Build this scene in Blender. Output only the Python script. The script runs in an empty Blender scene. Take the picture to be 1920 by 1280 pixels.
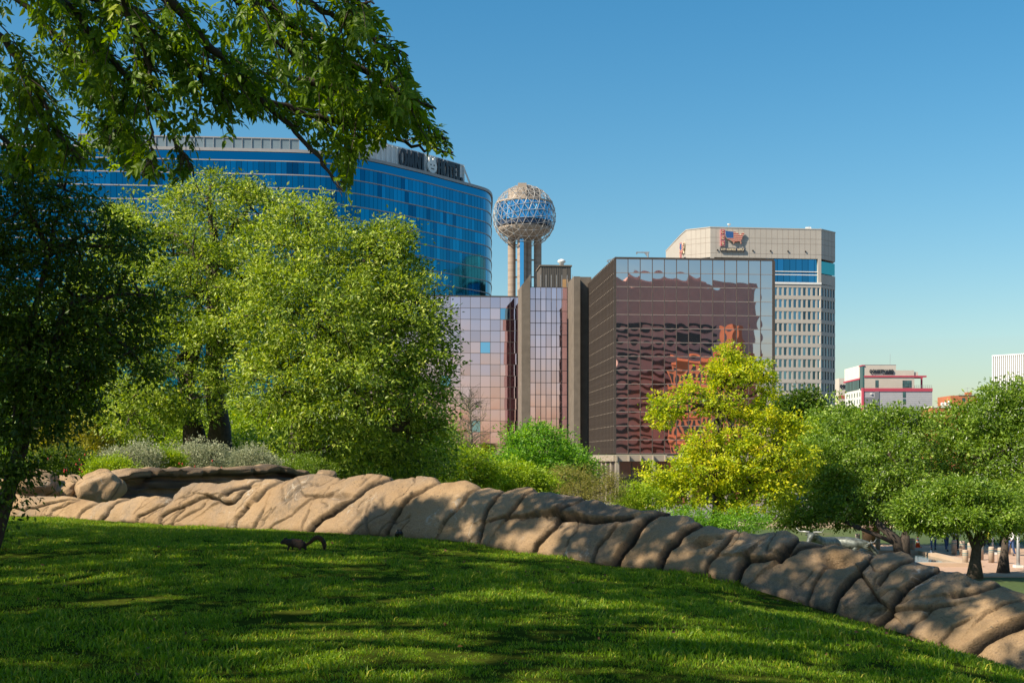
import bpy, bmesh, math, random
import numpy as np
from mathutils import Vector, Matrix

random.seed(7)
RNG = np.random.default_rng(11)
SC = bpy.context.scene
COL = SC.collection
rad = math.radians

# ------------------------------------------------------------------ camera, sky, sun, exposure
F, HZ = 2400.0, 860.0            # focal length and horizon row, in pixels of the 1920 x 1280 photograph
cam_d = bpy.data.cameras.new('camera')
cam_d.lens = 45.0
cam_d.sensor_width = 36.0
cam_d.shift_y = (HZ - 640.0) / 1920.0
cam_d.clip_start = 0.1
cam_d.clip_end = 9000.0
cam = bpy.data.objects.new('camera', cam_d)
cam.rotation_euler = (rad(90), 0, 0)
COL.objects.link(cam)
SC.camera = cam

SUN_AZ, SUN_EL = rad(60.0), rad(42.0)       # azimuth measured from behind the camera towards the left
SUN = Vector((-math.sin(SUN_AZ) * math.cos(SUN_EL), -math.cos(SUN_AZ) * math.cos(SUN_EL), math.sin(SUN_EL)))

world = bpy.data.worlds.new('World')
SC.world = world
world.use_nodes = True
wn = world.node_tree
wn.nodes.clear()
w_out = wn.nodes.new('ShaderNodeOutputWorld')
w_bg = wn.nodes.new('ShaderNodeBackground')
w_sky = wn.nodes.new('ShaderNodeTexSky')
w_sky.sky_type = 'NISHITA'
w_sky.sun_disc = False
w_sky.sun_elevation = SUN_EL
w_sky.sun_rotation = math.atan2(SUN.x, SUN.y)
w_sky.altitude = 0.0
w_sky.air_density = 1.3
w_sky.dust_density = 0.8
w_sky.ozone_density = 4.2
w_hs = wn.nodes.new('ShaderNodeHueSaturation')
w_hs.inputs['Saturation'].default_value = 1.36
w_hs.inputs['Hue'].default_value = 0.49
wn.links.new(w_sky.outputs[0], w_hs.inputs['Color'])
wn.links.new(w_hs.outputs[0], w_bg.inputs['Color'])
w_bg.inputs['Strength'].default_value = 0.078
wn.links.new(w_bg.outputs[0], w_out.inputs['Surface'])

sun_d = bpy.data.lights.new('sun', 'SUN')
sun_d.energy = 5.0
sun_d.angle = rad(0.53)
sun_d.color = (1.0, 0.87, 0.68)
sun_o = bpy.data.objects.new('sun', sun_d)
sun_o.rotation_euler = SUN.to_track_quat('Z', 'Y').to_euler()
sun_o.location = SUN * 300
COL.objects.link(sun_o)

SC.view_settings.view_transform = 'Standard'
SC.view_settings.look = 'None'
SC.view_settings.exposure = 0.75
SC.view_settings.gamma = 1.0
SC.view_settings.use_curve_mapping = False
SC.cycles.max_bounces = 6
SC.cycles.diffuse_bounces = 3
SC.cycles.glossy_bounces = 4
SC.cycles.transmission_bounces = 3
SC.cycles.sample_clamp_indirect = 6.0

# ------------------------------------------------------------------ helpers
def PX(px, Y): return (px - 960.0) / F * Y
def PZ(py, Y): return (HZ - py) / F * Y
def P(px, py, Y): return Vector((PX(px, Y), Y, PZ(py, Y)))

def tag(o, label=None, cat=None, group=None, kind=None):
    if label: o['label'] = label
    if cat: o['category'] = cat
    if group: o['group'] = group
    if kind: o['kind'] = kind
    return o

def adopt(o, parent):
    if parent is not None:
        o.parent = parent
        o.matrix_parent_inverse = ROOT_INV[parent.name] if parent.name in ROOT_INV else Matrix.Identity(4)
ROOT_INV = {}

def thing(name, loc, label, cat, group=None, rz=0.0):
    o = bpy.data.objects.new(name, None)
    o.empty_display_size = 0.2
    o.location = loc
    o.rotation_euler = (0, 0, rz)
    COL.objects.link(o)
    ROOT_INV[o.name] = (Matrix.Translation(Vector(loc)) @ Matrix.Rotation(rz, 4, 'Z')).inverted()
    return tag(o, label, cat, group)

def link(name, me, parent=None):
    o = bpy.data.objects.new(name, me)
    COL.objects.link(o)
    adopt(o, parent)
    if parent is not None:
        ROOT_INV.setdefault(o.name, Matrix.Identity(4))
    return o

def np_mesh(name, V, Fq, mat=None, smooth=False, tone=None, extra=None):
    V = np.asarray(V, np.float32); Fq = np.asarray(Fq, np.int32)
    me = bpy.data.meshes.new(name)
    k = Fq.shape[1]; n = len(Fq)
    me.vertices.add(len(V)); me.vertices.foreach_set('co', V.ravel())
    me.loops.add(n * k); me.loops.foreach_set('vertex_index', Fq.ravel())
    me.polygons.add(n); me.polygons.foreach_set('loop_start', np.arange(0, n * k, k, dtype=np.int32))
    me.polygons.foreach_set('use_smooth', np.full(n, smooth, bool))
    me.update(calc_edges=True)
    if mat: me.materials.append(mat)
    if tone is not None:
        a = me.attributes.new('tone', 'FLOAT', 'FACE'); a.data.foreach_set('value', np.asarray(tone, np.float32))
    if extra:
        for kx, vx in extra.items():
            a = me.attributes.new(kx, 'FLOAT', 'POINT'); a.data.foreach_set('value', np.asarray(vx, np.float32))
    return me

class MB:
    """collects plain shapes into one mesh"""
    def __init__(s): s.v = []; s.f = []
    def quad(s, a, b, c, d):
        i = len(s.v); s.v += [tuple(a), tuple(b), tuple(c), tuple(d)]; s.f.append((i, i+1, i+2, i+3)); return s
    def poly(s, pts):
        i = len(s.v); s.v += [tuple(p) for p in pts]; s.f.append(tuple(range(i, i+len(pts)))); return s
    def box(s, c, u, v, w):
        """centre and three half-axes"""
        c, u, v, w = Vector(c), Vector(u), Vector(v), Vector(w)
        i = len(s.v)
        for a in (-1, 1):
            for b in (-1, 1):
                for d in (-1, 1): s.v.append(tuple(c + u*a + v*b + w*d))
        for q in ((0,1,3,2),(4,6,7,5),(0,4,5,1),(2,3,7,6),(0,2,6,4),(1,5,7,3)): s.f.append(tuple(i+k for k in q))
        return s
    def bar(s, lo, hi):
        c = [(a+b)/2 for a, b in zip(lo, hi)]; h = [(b-a)/2 for a, b in zip(lo, hi)]
        return s.box(c, (h[0],0,0), (0,h[1],0), (0,0,h[2]))
    def prism(s, pts, z0, z1):
        """vertical prism over a plan polygon (counter-clockwise)"""
        n = len(pts); i = len(s.v)
        s.v += [(p[0], p[1], z0) for p in pts] + [(p[0], p[1], z1) for p in pts]
        for k in range(n): s.f.append((i+k, i+(k+1) % n, i+n+(k+1) % n, i+n+k))
        s.f.append(tuple(i+n+k for k in range(n))); s.f.append(tuple(i+k for k in reversed(range(n))))
        return s
    def tube(s, pts, radii, sides=6, cap=True):
        pts = [Vector(p) for p in pts]; n = len(pts)
        if not hasattr(radii, '__len__'): radii = [radii]*n
        i0 = len(s.v); up = Vector((0.13, 0.21, 0.97))
        for k, p in enumerate(pts):
            d = (pts[min(k+1, n-1)] - pts[max(k-1, 0)])
            if d.length < 1e-9: d = Vector((0,0,1))
            d.normalize()
            a = d.cross(up)
            if a.length < 1e-3: a = d.cross(Vector((1,0,0)))
            a.normalize(); b = d.cross(a)
            for j in range(sides):
                t = 2*math.pi*j/sides
                s.v.append(tuple(p + (a*math.cos(t) + b*math.sin(t))*radii[k]))
        for k in range(n-1):
            for j in range(sides):
                j2 = (j+1) % sides
                s.f.append((i0+k*sides+j, i0+(k+1)*sides+j, i0+(k+1)*sides+j2, i0+k*sides+j2))
        if cap:
            s.f.append(tuple(i0+j for j in range(sides)))
            s.f.append(tuple(i0+(n-1)*sides+j for j in reversed(range(sides))))
        return s
    def lathe(s, prof, c=(0,0,0), sides=24):
        """profile of (radius, z)"""
        i0 = len(s.v)
        for r, z in prof:
            for j in range(sides):
                t = 2*math.pi*j/sides
                s.v.append((c[0]+r*math.cos(t), c[1]+r*math.sin(t), c[2]+z))
        for k in range(len(prof)-1):
            for j in range(sides):
                j2 = (j+1) % sides
                s.f.append((i0+k*sides+j, i0+k*sides+j2, i0+(k+1)*sides+j2, i0+(k+1)*sides+j))
        s.f.append(tuple(i0+j for j in reversed(range(sides))))
        s.f.append(tuple(i0+(len(prof)-1)*sides+j for j in range(sides)))
        return s
    def mesh(s, name, mat, smooth=False):
        me = bpy.data.meshes.new(name)
        me.from_pydata(s.v, [], s.f); me.update()
        if smooth: me.polygons.foreach_set('use_smooth', [True]*len(me.polygons))
        if mat: me.materials.append(mat)
        return me
    def build(s, name, mat, parent=None, smooth=False):
        return link(name, s.mesh(name, mat, smooth), parent)

# ------------------------------------------------------------------ materials
def mat_new(name):
    m = bpy.data.materials.new(name); m.use_nodes = True
    nt = m.node_tree; b = nt.nodes['Principled BSDF']
    return m, nt, b

def ramp(nt, fac, stops):
    r = nt.nodes.new('ShaderNodeValToRGB')
    e = r.color_ramp.elements
    while len(e) < len(stops): e.new(0.5)
    for k, (p, c) in enumerate(stops):
        e[k].position = p; e[k].color = (*c, 1)
    nt.links.new(fac, r.inputs[0])
    return r.outputs[0]

def noise(nt, scale, detail=4, rough=0.55, vec=None, coords='Object'):
    n = nt.nodes.new('ShaderNodeTexNoise')
    n.inputs['Scale'].default_value = scale; n.inputs['Detail'].default_value = detail
    n.inputs['Roughness'].default_value = rough
    if vec is None:
        tc = nt.nodes.new('ShaderNodeTexCoord'); vec = tc.outputs[coords]
    nt.links.new(vec, n.inputs['Vector'])
    return n

def bump(nt, b, h, strength, dist=0.02):
    bp = nt.nodes.new('ShaderNodeBump'); bp.inputs['Strength'].default_value = strength; bp.inputs['Distance'].default_value = dist
    nt.links.new(h, bp.inputs['Height']); nt.links.new(bp.outputs[0], b.inputs['Normal'])

def m_plain(name, c, rough=0.7, var=0.12, scale=3.0, metal=0.0, bmp=0.0, spec=0.5):
    m, nt, b = mat_new(name)
    n = noise(nt, scale)
    lo = tuple(max(0, x*(1-var)) for x in c); hi = tuple(min(1, x*(1+var)) for x in c)
    nt.links.new(ramp(nt, n.outputs[0], [(0.3, lo), (0.7, hi)]), b.inputs['Base Color'])
    b.inputs['Roughness'].default_value = rough; b.inputs['Metallic'].default_value = metal
    b.inputs['Specular IOR Level'].default_value = spec
    if bmp: bump(nt, b, n.outputs[0], bmp)
    return m

def m_mirror(name, c, rough=0.02, wave=0.0, wscale=0.5, var=0.05, metal=1.0):
    """coated reflective glazing: each pane slightly different"""
    m, nt, b = mat_new(name)
    oi = nt.nodes.new('ShaderNodeObjectInfo')
    lo = tuple(x*(1-var) for x in c); hi = tuple(min(1, x*(1+var)) for x in c)
    nt.links.new(ramp(nt, oi.outputs['Random'], [(0, lo), (1, hi)]), b.inputs['Base Color'])
    b.inputs['Metallic'].default_value = metal; b.inputs['Roughness'].default_value = rough
    if wave:
        n = noise(nt, wscale, 1, 0.4)
        bump(nt, b, n.outputs[0], 1.0, wave)
    return m

def m_leaf(name, dark, light, trans=0.35, accent=None, rough=0.45, nscale=0.5, spec=0.35):
    m, nt, b = mat_new(name)
    at = nt.nodes.new('ShaderNodeAttribute'); at.attribute_name = 'tone'
    stops = [(0.0, dark), (0.75, light)]
    if accent: stops.append((1.0, accent))
    c = ramp(nt, at.outputs['Fac'], stops)
    nt.links.new(c, b.inputs['Base Color'])
    b.inputs['Roughness'].default_value = rough; b.inputs['Specular IOR Level'].default_value = spec
    tr = nt.nodes.new('ShaderNodeBsdfTranslucent')
    hs = nt.nodes.new('ShaderNodeHueSaturation'); hs.inputs['Value'].default_value = 1.5; hs.inputs['Saturation'].default_value = 1.1
    hs.inputs['Hue'].default_value = 0.485
    nt.links.new(c, hs.inputs['Color']); nt.links.new(hs.outputs[0], tr.inputs['Color'])
    mx = nt.nodes.new('ShaderNodeMixShader'); mx.inputs[0].default_value = trans
    nt.links.new(b.outputs[0], mx.inputs[1]); nt.links.new(tr.outputs[0], mx.inputs[2])
    nt.links.new(mx.outputs[0], nt.nodes['Material Output'].inputs['Surface'])
    return m

M = {}
M['bark'] = m_plain('bark', (0.055, 0.042, 0.032), 0.9, 0.4, 9, bmp=0.5)
M['bark_pale'] = m_plain('bark_pale', (0.16, 0.14, 0.11), 0.9, 0.3, 9)
M['concrete'] = m_plain('concrete', (0.30, 0.255, 0.20), 0.85, 0.12, 0.6)
M['concrete_dark'] = m_plain('concrete_dark', (0.15, 0.125, 0.10), 0.9, 0.15, 0.6)
M['bronze_metal'] = m_plain('bronze_metal', (0.085, 0.068, 0.058), 0.5, 0.15, 2.0, 0.3)
M['mullion'] = m_plain('mullion_metal', (0.10, 0.085, 0.075), 0.5, 0.1, 2.0, 0.3)
M['sill'] = m_plain('sill_metal', (0.32, 0.27, 0.24), 0.5, 0.1, 2.0, 0.2)
M['dark_core'] = m_plain('dark_core', (0.02, 0.018, 0.018), 0.9, 0.1, 1.0)
M['white_metal'] = m_plain('white_metal', (0.72, 0.72, 0.70), 0.45, 0.06, 2.0)
M['grey_metal'] = m_plain('grey_metal', (0.35, 0.36, 0.37), 0.45, 0.1, 2.0, 0.5)
M['rose_glass'] = m_mirror('rose_glass', (0.80, 0.63, 0.63), 0.015, var=0.05)
M['lilac_glass'] = m_mirror('lilac_glass', (0.84, 0.54, 0.62), 0.03, var=0.12)
M['dark_glass'] = m_mirror('dark_glass', (0.16, 0.13, 0.12), 0.05, var=0.1)
M['ground_glass'] = m_mirror('ground_glass', (0.30, 0.27, 0.22), 0.05, var=0.1)
# ------------------------------------------------------------------ terrain
class TPS:
    def __init__(s, pts, smooth=1e-3):
        p = np.array(pts, float); s.c = p[:, :2]; n = len(p)
        K = s.k(np.linalg.norm(s.c[:, None]-s.c[None], axis=2)) + np.eye(n)*smooth
        Q = np.c_[np.ones(n), s.c]
        A = np.block([[K, Q], [Q.T, np.zeros((3, 3))]])
        s.w = np.linalg.solve(A, np.r_[p[:, 2], 0, 0, 0])
    def k(s, r): return np.where(r > 1e-9, r*r*np.log(np.maximum(r, 1e-9)), 0.0)
    def __call__(s, x, y):
        x = np.asarray(x, float); y = np.asarray(y, float); sh = x.shape
        q = np.stack([x.ravel(), y.ravel()], 1)
        out = np.empty(len(q))
        for i in range(0, len(q), 20000):
            b = q[i:i+20000]
            K = s.k(np.linalg.norm(b[:, None]-s.c[None], axis=2))
            out[i:i+20000] = K @ s.w[:-3] + s.w[-3] + b @ s.w[-2:]
        return out.reshape(sh)

# front foot of the rock ridge: column, row, distance
BASE = [(-60,968,26.6),(20,968,25.0),(100,970,23.6),(200,978,22.0),(300,984,20.5),(400,989,19.2),(500,994,17.9),(560,997,17.15),(640,1000,16.5),
        (700,1003,16.0),(740,1008,15.7),(800,1012,15.35),(860,1015,15.0),(905,1022,14.75),(960,1034,14.45),(1000,1037,14.25),(1060,1045,13.95),
        (1110,1056,13.7),(1160,1064,13.45),(1240,1071,13.05),(1320,1079,12.65),(1360,1089,12.45),(1400,1102,12.25),(1440,1116,12.05),
        (1490,1128,11.8),(1540,1143,11.55),(1580,1157,11.35),(1640,1172,11.05),(1700,1190,10.75),(1760,1213,10.45),(1800,1228,10.25),
        (1850,1245,10.0),(1920,1264,9.7),(2020,1300,9.2)]
bx = np.array([b[0] for b in BASE], float); by = np.array([b[1] for b in BASE], float); bY = np.array([b[2] for b in BASE], float)
near_pts = [tuple(P(*b)) for b in BASE[::2]] + [
    (0, 6.5, -1.14), (-2.1, 13, -0.935), (-2.6, 6.5, -1.05), (2.6, 6.5, -1.32), (-8, 10, -0.95), (-12, 16, -1.0), (0, 0, -1.36), (-8, 0, -1.2),
    (8, 0, -2.0), (5, 4, -1.62), (-14, 24, -1.1), (-18, 8, -0.9), (0, 10, -1.06), (2.6, 9, -1.28)]
lawn_h = TPS(near_pts, 0.02)
# keep the lawn where the squirrel and the rocks stand; everything behind the ridge falls to the plaza
PLAZA_Z = -5.6
far_pts = [(-40,0,-1.5),(0,-12,-2.2),(-15,-10,-1.8),(20,-10,-3.2),(14,6,-3.2),(-20,12,-1.2),(-10,12,-1.4),(0,10,-1.6),(-6,22,-1.5),(-14,28,-1.4),(-2,19,-1.7),
           (4,14,-2.6),(-30,30,-1.0),(-14,36,-0.9),(-6,42,-1.2),(-20,50,-0.8),(-40,50,-0.8),(0,28,-2.4),(2,45,-3.1),(10,28,-3.9),(8,45,-4.2),(11,70,-4.5),
           (14,80,-4.5),(4,75,-4.3),(-8,70,-3.2),(-30,80,-2.4),(16,45,-5.0),(20,52,-5.5),(30,50,-5.6),(28,36,-5.2),(24,24,-4.6),(45,40,-5.6),(60,20,-5.4),(60,70,-5.7),
           (30,70,-5.6),(26,85,-5.6),(20,98,-5.7),(60,110,-6.0),(0,110,-5.8),(-60,110,-4.5),(-100,60,-3),(100,60,-6.5),(0,150,-8.2),(60,150,-8.2),(-80,150,-7.5),
           (0,200,-9),(100,200,-9),(-110,200,-9),(120,120,-8),(120,0,-7.5),(-120,0,-6),(0,-55,-9),(-100,-55,-9),(100,-55,-9),(50,-20,-6)]
far_h = TPS(far_pts, 0.5)
def sstep(a, b, x):
    t = np.clip((x-a)/(b-a), 0, 1); return t*t*(3-2*t)
def terrain(x, y):
    z = far_h(x, y)
    fx = sstep(13, 18, x)*(1-sstep(60, 75, x))*sstep(55, 60, y)*(1-sstep(106, 120, y))
    return z*(1-fx) + PLAZA_Z*fx

def sheet(name, xs, ys, hf, mat, keep=None):
    X, Y = np.meshgrid(xs, ys); Z = hf(X, Y)
    V = np.stack([X.ravel(), Y.ravel(), Z.ravel()], 1)
    nx, ny = len(xs), len(ys)
    i = (np.arange(ny-1)[:, None]*nx + np.arange(nx-1)[None]).ravel()
    Q = np.stack([i, i+1, i+1+nx, i+nx], 1)
    if keep is not None:
        c = V[Q].mean(1); Q = Q[keep(c[:, 0], c[:, 1])]
        used = np.unique(Q); re = np.full(len(V), -1); re[used] = np.arange(len(used)); V = V[used]; Q = re[Q]
    return link(name, np_mesh(name, V, Q, mat, True))

# materials of the ground
m, nt, b = mat_new('turf_soil')
n1 = noise(nt, 1.3, 5); n2 = noise(nt, 26, 3)
c1 = ramp(nt, n1.outputs[0], [(0.3, (0.035, 0.055, 0.008)), (0.7, (0.075, 0.095, 0.014))])
mx = nt.nodes.new('ShaderNodeMix'); mx.data_type = 'RGBA'; mx.blend_type = 'MULTIPLY'; mx.inputs[0].default_value = 0.6
nt.links.new(c1, mx.inputs[6]); nt.links.new(ramp(nt, n2.outputs[0], [(0.3, (0.5, 0.45, 0.35)), (0.7, (1, 1, 1))]), mx.inputs[7])
nt.links.new(mx.outputs[2], b.inputs['Base Color']); b.inputs['Roughness'].default_value = 0.95; b.inputs['Specular IOR Level'].default_value = 0.0
bump(nt, b, n2.outputs[0], 0.5, 0.03)
M['turf'] = m
m, nt, b = mat_new('park_ground')
n1 = noise(nt, 0.12, 5); n2 = noise(nt, 5, 4)
c1 = ramp(nt, n1.outputs[0], [(0.40, (0.055, 0.095, 0.016)), (0.60, (0.085, 0.12, 0.02)), (0.72, (0.13, 0.10, 0.055))])
mx = nt.nodes.new('ShaderNodeMix'); mx.data_type = 'RGBA'; mx.blend_type = 'MULTIPLY'; mx.inputs[0].default_value = 0.6
nt.links.new(c1, mx.inputs[6]); nt.links.new(ramp(nt, n2.outputs[0], [(0.3, (0.5, 0.45, 0.4)), (0.7, (1, 1, 1))]), mx.inputs[7])
nt.links.new(mx.outputs[2], b.inputs['Base Color']); b.inputs['Roughness'].default_value = 0.95
M['park'] = m
M['city'] = m_plain('city_ground', (0.16, 0.15, 0.14), 0.9, 0.2, 0.03)

def base_at(px):
    return np.interp(px, bx, by), np.interp(px, bx, bY)
def ridge_foot_Y(x, y):
    """distance of the rock foot along the sight line through (x, y)"""
    px = x/np.maximum(y, 0.5)*F + 960
    return np.interp(px, bx, bY)
def in_lawn(x, y):
    return (y < 3) | (y < ridge_foot_Y(x, y) + 0.9)
lawn = tag(sheet('lawn', np.arange(-18, 9.01, 0.2), np.arange(-8, 27.4, 0.2), lawn_h, M['turf'], in_lawn), kind='structure')
park = tag(sheet('park_ground', np.arange(-120, 121, 2.0), np.arange(-55, 201, 2.0), terrain, M['park']), kind='structure')
g = MB(); g.quad((-4000, -3000, -9.3), (4000, -3000, -9.3), (4000, 6000, -9.3), (-4000, 6000, -9.3))
tag(g.build('city_ground', M['city']), kind='structure')
# ------------------------------------------------------------------ rock ridge
m, nt, b = mat_new('ridge_rock')
n1 = noise(nt, 1.1, 6, 0.6); n2 = noise(nt, 14, 6, 0.65); n3 = noise(nt, 0.55, 5, 0.6); n4 = noise(nt, 2.3, 3, 0.5)
n5 = noise(nt, 60, 4, 0.7)
c1 = ramp(nt, n1.outputs[0], [(0.28, (0.30, 0.198, 0.108)), (0.5, (0.44, 0.30, 0.17)), (0.72, (0.54, 0.38, 0.225))])
# dark weathering in blotches
mx = nt.nodes.new('ShaderNodeMix'); mx.data_type = 'RGBA'; mx.blend_type = 'MIX'
wf = nt.nodes.new('ShaderNodeMath'); wf.operation = 'MULTIPLY'
nt.links.new(ramp(nt, n3.outputs[0], [(0.44, (0, 0, 0)), (0.64, (0.78, 0.78, 0.78))]), wf.inputs[0])
nt.links.new(ramp(nt, n2.outputs[0], [(0.3, (0.4, 0.4, 0.4)), (0.6, (1, 1, 1))]), wf.inputs[1])
nt.links.new(wf.outputs[0], mx.inputs[0]); nt.links.new(c1, mx.inputs[6]); mx.inputs[7].default_value = (0.115, 0.107, 0.098, 1)
# pale lime veins
vr = nt.nodes.new('ShaderNodeMath'); vr.operation = 'SUBTRACT'; vr.inputs[1].default_value = 0.5
nt.links.new(n4.outputs[0], vr.inputs[0])
ab = nt.nodes.new('ShaderNodeMath'); ab.operation = 'ABSOLUTE'; nt.links.new(vr.outputs[0], ab.inputs[0])
vm = nt.nodes.new('ShaderNodeMath'); vm.operation = 'MULTIPLY'
nt.links.new(ramp(nt, ab.outputs[0], [(0.0, (1, 1, 1)), (0.009, (0, 0, 0))]), vm.inputs[0])
nt.links.new(ramp(nt, n1.outputs[0], [(0.53, (0, 0, 0)), (0.60, (0.75, 0.75, 0.75))]), vm.inputs[1])
mx2 = nt.nodes.new('ShaderNodeMix'); mx2.data_type = 'RGBA'
nt.links.new(vm.outputs[0], mx2.inputs[0]); nt.links.new(mx.outputs[2], mx2.inputs[6]); mx2.inputs[7].default_value = (0.56, 0.52, 0.45, 1)
# grain
mx3 = nt.nodes.new('ShaderNodeMix'); mx3.data_type = 'RGBA'; mx3.blend_type = 'MULTIPLY'; mx3.inputs[0].default_value = 0.55
nt.links.new(mx2.outputs[2], mx3.inputs[6]); nt.links.new(ramp(nt, n5.outputs[0], [(0.3, (0.48, 0.48, 0.48)), (0.6, (1, 1, 1))]), mx3.inputs[7])
# lichen specks and pitting
n6 = noise(nt, 34, 3, .6); n7 = noise(nt, 3.2, 3, .5)
sp_ = nt.nodes.new('ShaderNodeMath'); sp_.operation = 'MULTIPLY'
nt.links.new(ramp(nt, n6.outputs[0], [(.60, (0, 0, 0)), (.68, (.8, .8, .8))]), sp_.inputs[0]); nt.links.new(ramp(nt, n7.outputs[0], [(.45, (0, 0, 0)), (.62, (1, 1, 1))]), sp_.inputs[1])
mxs_ = nt.nodes.new('ShaderNodeMix'); mxs_.data_type = 'RGBA'
nt.links.new(sp_.outputs[0], mxs_.inputs[0]); nt.links.new(mx3.outputs[2], mxs_.inputs[6]); mxs_.inputs[7].default_value = (0.08, 0.075, 0.065, 1)
mx3 = mxs_
# darker joints, cracks and pits; soil at the foot, stains on the ledge face
at = nt.nodes.new('ShaderNodeAttribute'); at.attribute_name = 'darkening'
mx4 = nt.nodes.new('ShaderNodeMix'); mx4.data_type = 'RGBA'
nt.links.new(at.outputs['Fac'], mx4.inputs[0]); nt.links.new(mx3.outputs[2], mx4.inputs[6]); mx4.inputs[7].default_value = (0.055, 0.045, 0.036, 1)
nt.links.new(mx4.outputs[2], b.inputs['Base Color']); b.inputs['Roughness'].default_value = 0.92; b.inputs['Specular IOR Level'].default_value = 0.2
ad = nt.nodes.new('ShaderNodeMath'); ad.operation = 'ADD'; nt.links.new(n2.outputs[0], ad.inputs[0]); nt.links.new(n5.outputs[0], ad.inputs[1])
bump(nt, b, ad.outputs[0], 0.85, 0.03)
M['rock'] = m

CREST = [(-60,925),(20,925),(50,930),(75,930),(100,930),(130,931),(150,937),(185,943),(200,940),(225,936),(243,937),(260,933),(290,930),(312,933),(321,938),(330,925),
  (342,914),(365,905),(395,905),(407,908),(440,903),(490,899),(512,901),(530,902),(545,895),(565,892),(600,890),(640,896),(665,893),(690,887),
  (715,888),(729,893),(737,899),(760,896),(790,889),(810,892),(824,905),(850,904),(875,901),(890,907),(899,914),(912,912),(938,916),(946,918),(970,912),(985,910),
  (1000,912),(1004,918),(1030,921),(1060,927),(1085,929),(1097,936),(1115,934),(1135,942),(1160,944),(1175,950),(1200,954),(1232,953),(1255,957),(1262,963),
  (1290,965),(1310,975),(1330,980),(1360,985),(1390,990),(1402,994),(1420,996),(1440,992),(1475,991),(1490,997),(1502,1008),(1530,1012),(1565,1016),
  (1590,1019),(1620,1027),(1640,1036),(1660,1030),(1690,1027),(1705,1032),(1718,1046),(1735,1052),(1760,1055),(1772,1061),(1800,1065),(1820,1075),
  (1842,1084),(1865,1082),(1884,1090),(1900,1098),(1920,1105),(2020,1150)]
# joints between the boulders: (half-width in pixels, depth in metres, [points])
CRACKS = [
 (3,.05,[(20,950),(45,957),(55,953),(75,950),(95,945),(125,938),(143,938)]),(3,.04,[(93,970),(98,958),(110,952),(130,945),(150,937)]),
 (3,.05,[(143,972),(152,958),(160,952),(175,946),(188,942)]),(4,.07,[(183,978),(200,963),(207,952),(215,945),(243,936)]),
 (3,.05,[(257,983),(263,970),(275,962),(295,952),(310,945),(322,936)]),(3,.06,[(300,984),(304,970),(315,960),(330,953),(343,950),(357,943),(375,935),(395,933)]),
 (4,.08,[(395,933),(410,937),(420,941),(440,941),(448,935),(455,925),(463,917),(472,911),(482,903),(497,898)]),(6,.09,[(428,928),(440,920),(452,917),(466,914)]),
 (3,.035,[(316,984),(330,962),(343,953)]),(3,.03,[(328,975),(350,965),(372,953),(382,944)]),(3,.06,[(436,993),(443,973),(452,963),(462,950)]),
 (3,.045,[(470,993),(480,970),(487,957)]),(2.4,.03,[(495,996),(515,980),(545,965),(560,950),(590,933)]),(5,.07,[(476,936),(490,922),(505,912),(528,902)]),
 (2.4,.025,[(338,935),(365,927),(378,920)]),(3,.04,[(555,892),(563,905),(566,920),(573,930),(590,932),(615,930),(625,925)]),
 (3,.03,[(564,998),(570,970),(577,955)]),(5,.09,[(575,1000),(585,983),(600,970),(620,962),(640,948),(660,938),(680,925),(690,912),(700,905),(720,899),(738,897)]),
 (3.5,.06,[(722,1006),(735,972),(745,958),(760,942),(780,927),(800,915),(825,905)]),(2.5,.03,[(690,1004),(690,965),(693,945)]),
 (3,.04,[(832,982),(840,970),(855,955),(870,942),(880,925),(899,913)]),(3,.065,[(893,1022),(905,990),(912,965),(920,950),(930,935),(938,922),(946,915)]),
 (3,.05,[(948,974),(963,955),(975,940),(985,925),(1003,915)]),(3,.05,[(918,976),(960,967),(1000,966),(1048,968)]),(5,.11,[(1048,968),(1080,968),(1110,974),(1140,970),(1160,972),(1187,966)]),
 (3.2,.07,[(998,1038),(1010,1015),(1025,1000),(1040,985),(1048,968)]),(3,.05,[(1048,968),(1060,955),(1080,942),(1098,934)]),
 (8,.12,[(1148,1064),(1165,1035),(1180,1012),(1195,990),(1210,975),(1236,961),(1262,960)]),(3,.04,[(1110,1058),(1120,1025),(1140,1005),(1156,985)]),
 (6,.11,[(1232,1072),(1243,1045),(1255,1025),(1268,1010),(1275,998),(1290,988),(1325,977)]),(4,.06,[(1322,1081),(1333,1055),(1345,1040),(1360,1025),(1368,1012),(1375,1000),(1396,989)]),
 (8,.10,[(1378,1098),(1385,1075),(1392,1060),(1402,1047)]),(5,.08,[(1402,1047),(1430,1050),(1460,1042),(1480,1030),(1500,1022),(1540,1018),(1570,1015)]),
 (7,.10,[(1460,1042),(1475,1028),(1490,1015),(1504,1006)]),(3,.04,[(1510,1136),(1525,1095),(1535,1075),(1547,1057)]),
 (5,.09,[(1556,1150),(1580,1105),(1600,1085),(1615,1075),(1625,1060),(1632,1045),(1642,1034)]),(3.5,.06,[(1617,1078),(1640,1112),(1662,1136)]),
 (5,.10,[(1640,1174),(1660,1150),(1670,1140),(1680,1125),(1690,1108),(1705,1095),(1725,1082),(1750,1068),(1772,1058)]),(4,.06,[(1650,1095),(1663,1075),(1690,1058),(1722,1046)]),
 (3,.035,[(1670,1140),(1720,1140),(1745,1139),(1790,1130)]),(3,.035,[(1696,1190),(1715,1160),(1735,1148),(1745,1139)]),
 (6,.07,[(1785,1112),(1830,1106),(1860,1098),(1888,1090)]),(9,.10,[(1812,1236),(1845,1202),(1880,1182),(1925,1162),(1960,1150)]),(3,.03,[(1762,1216),(1790,1180),(1820,1165)]),
 (3,.03,[(1835,1168),(1850,1150),(1880,1135),(1930,1120)])]
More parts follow.
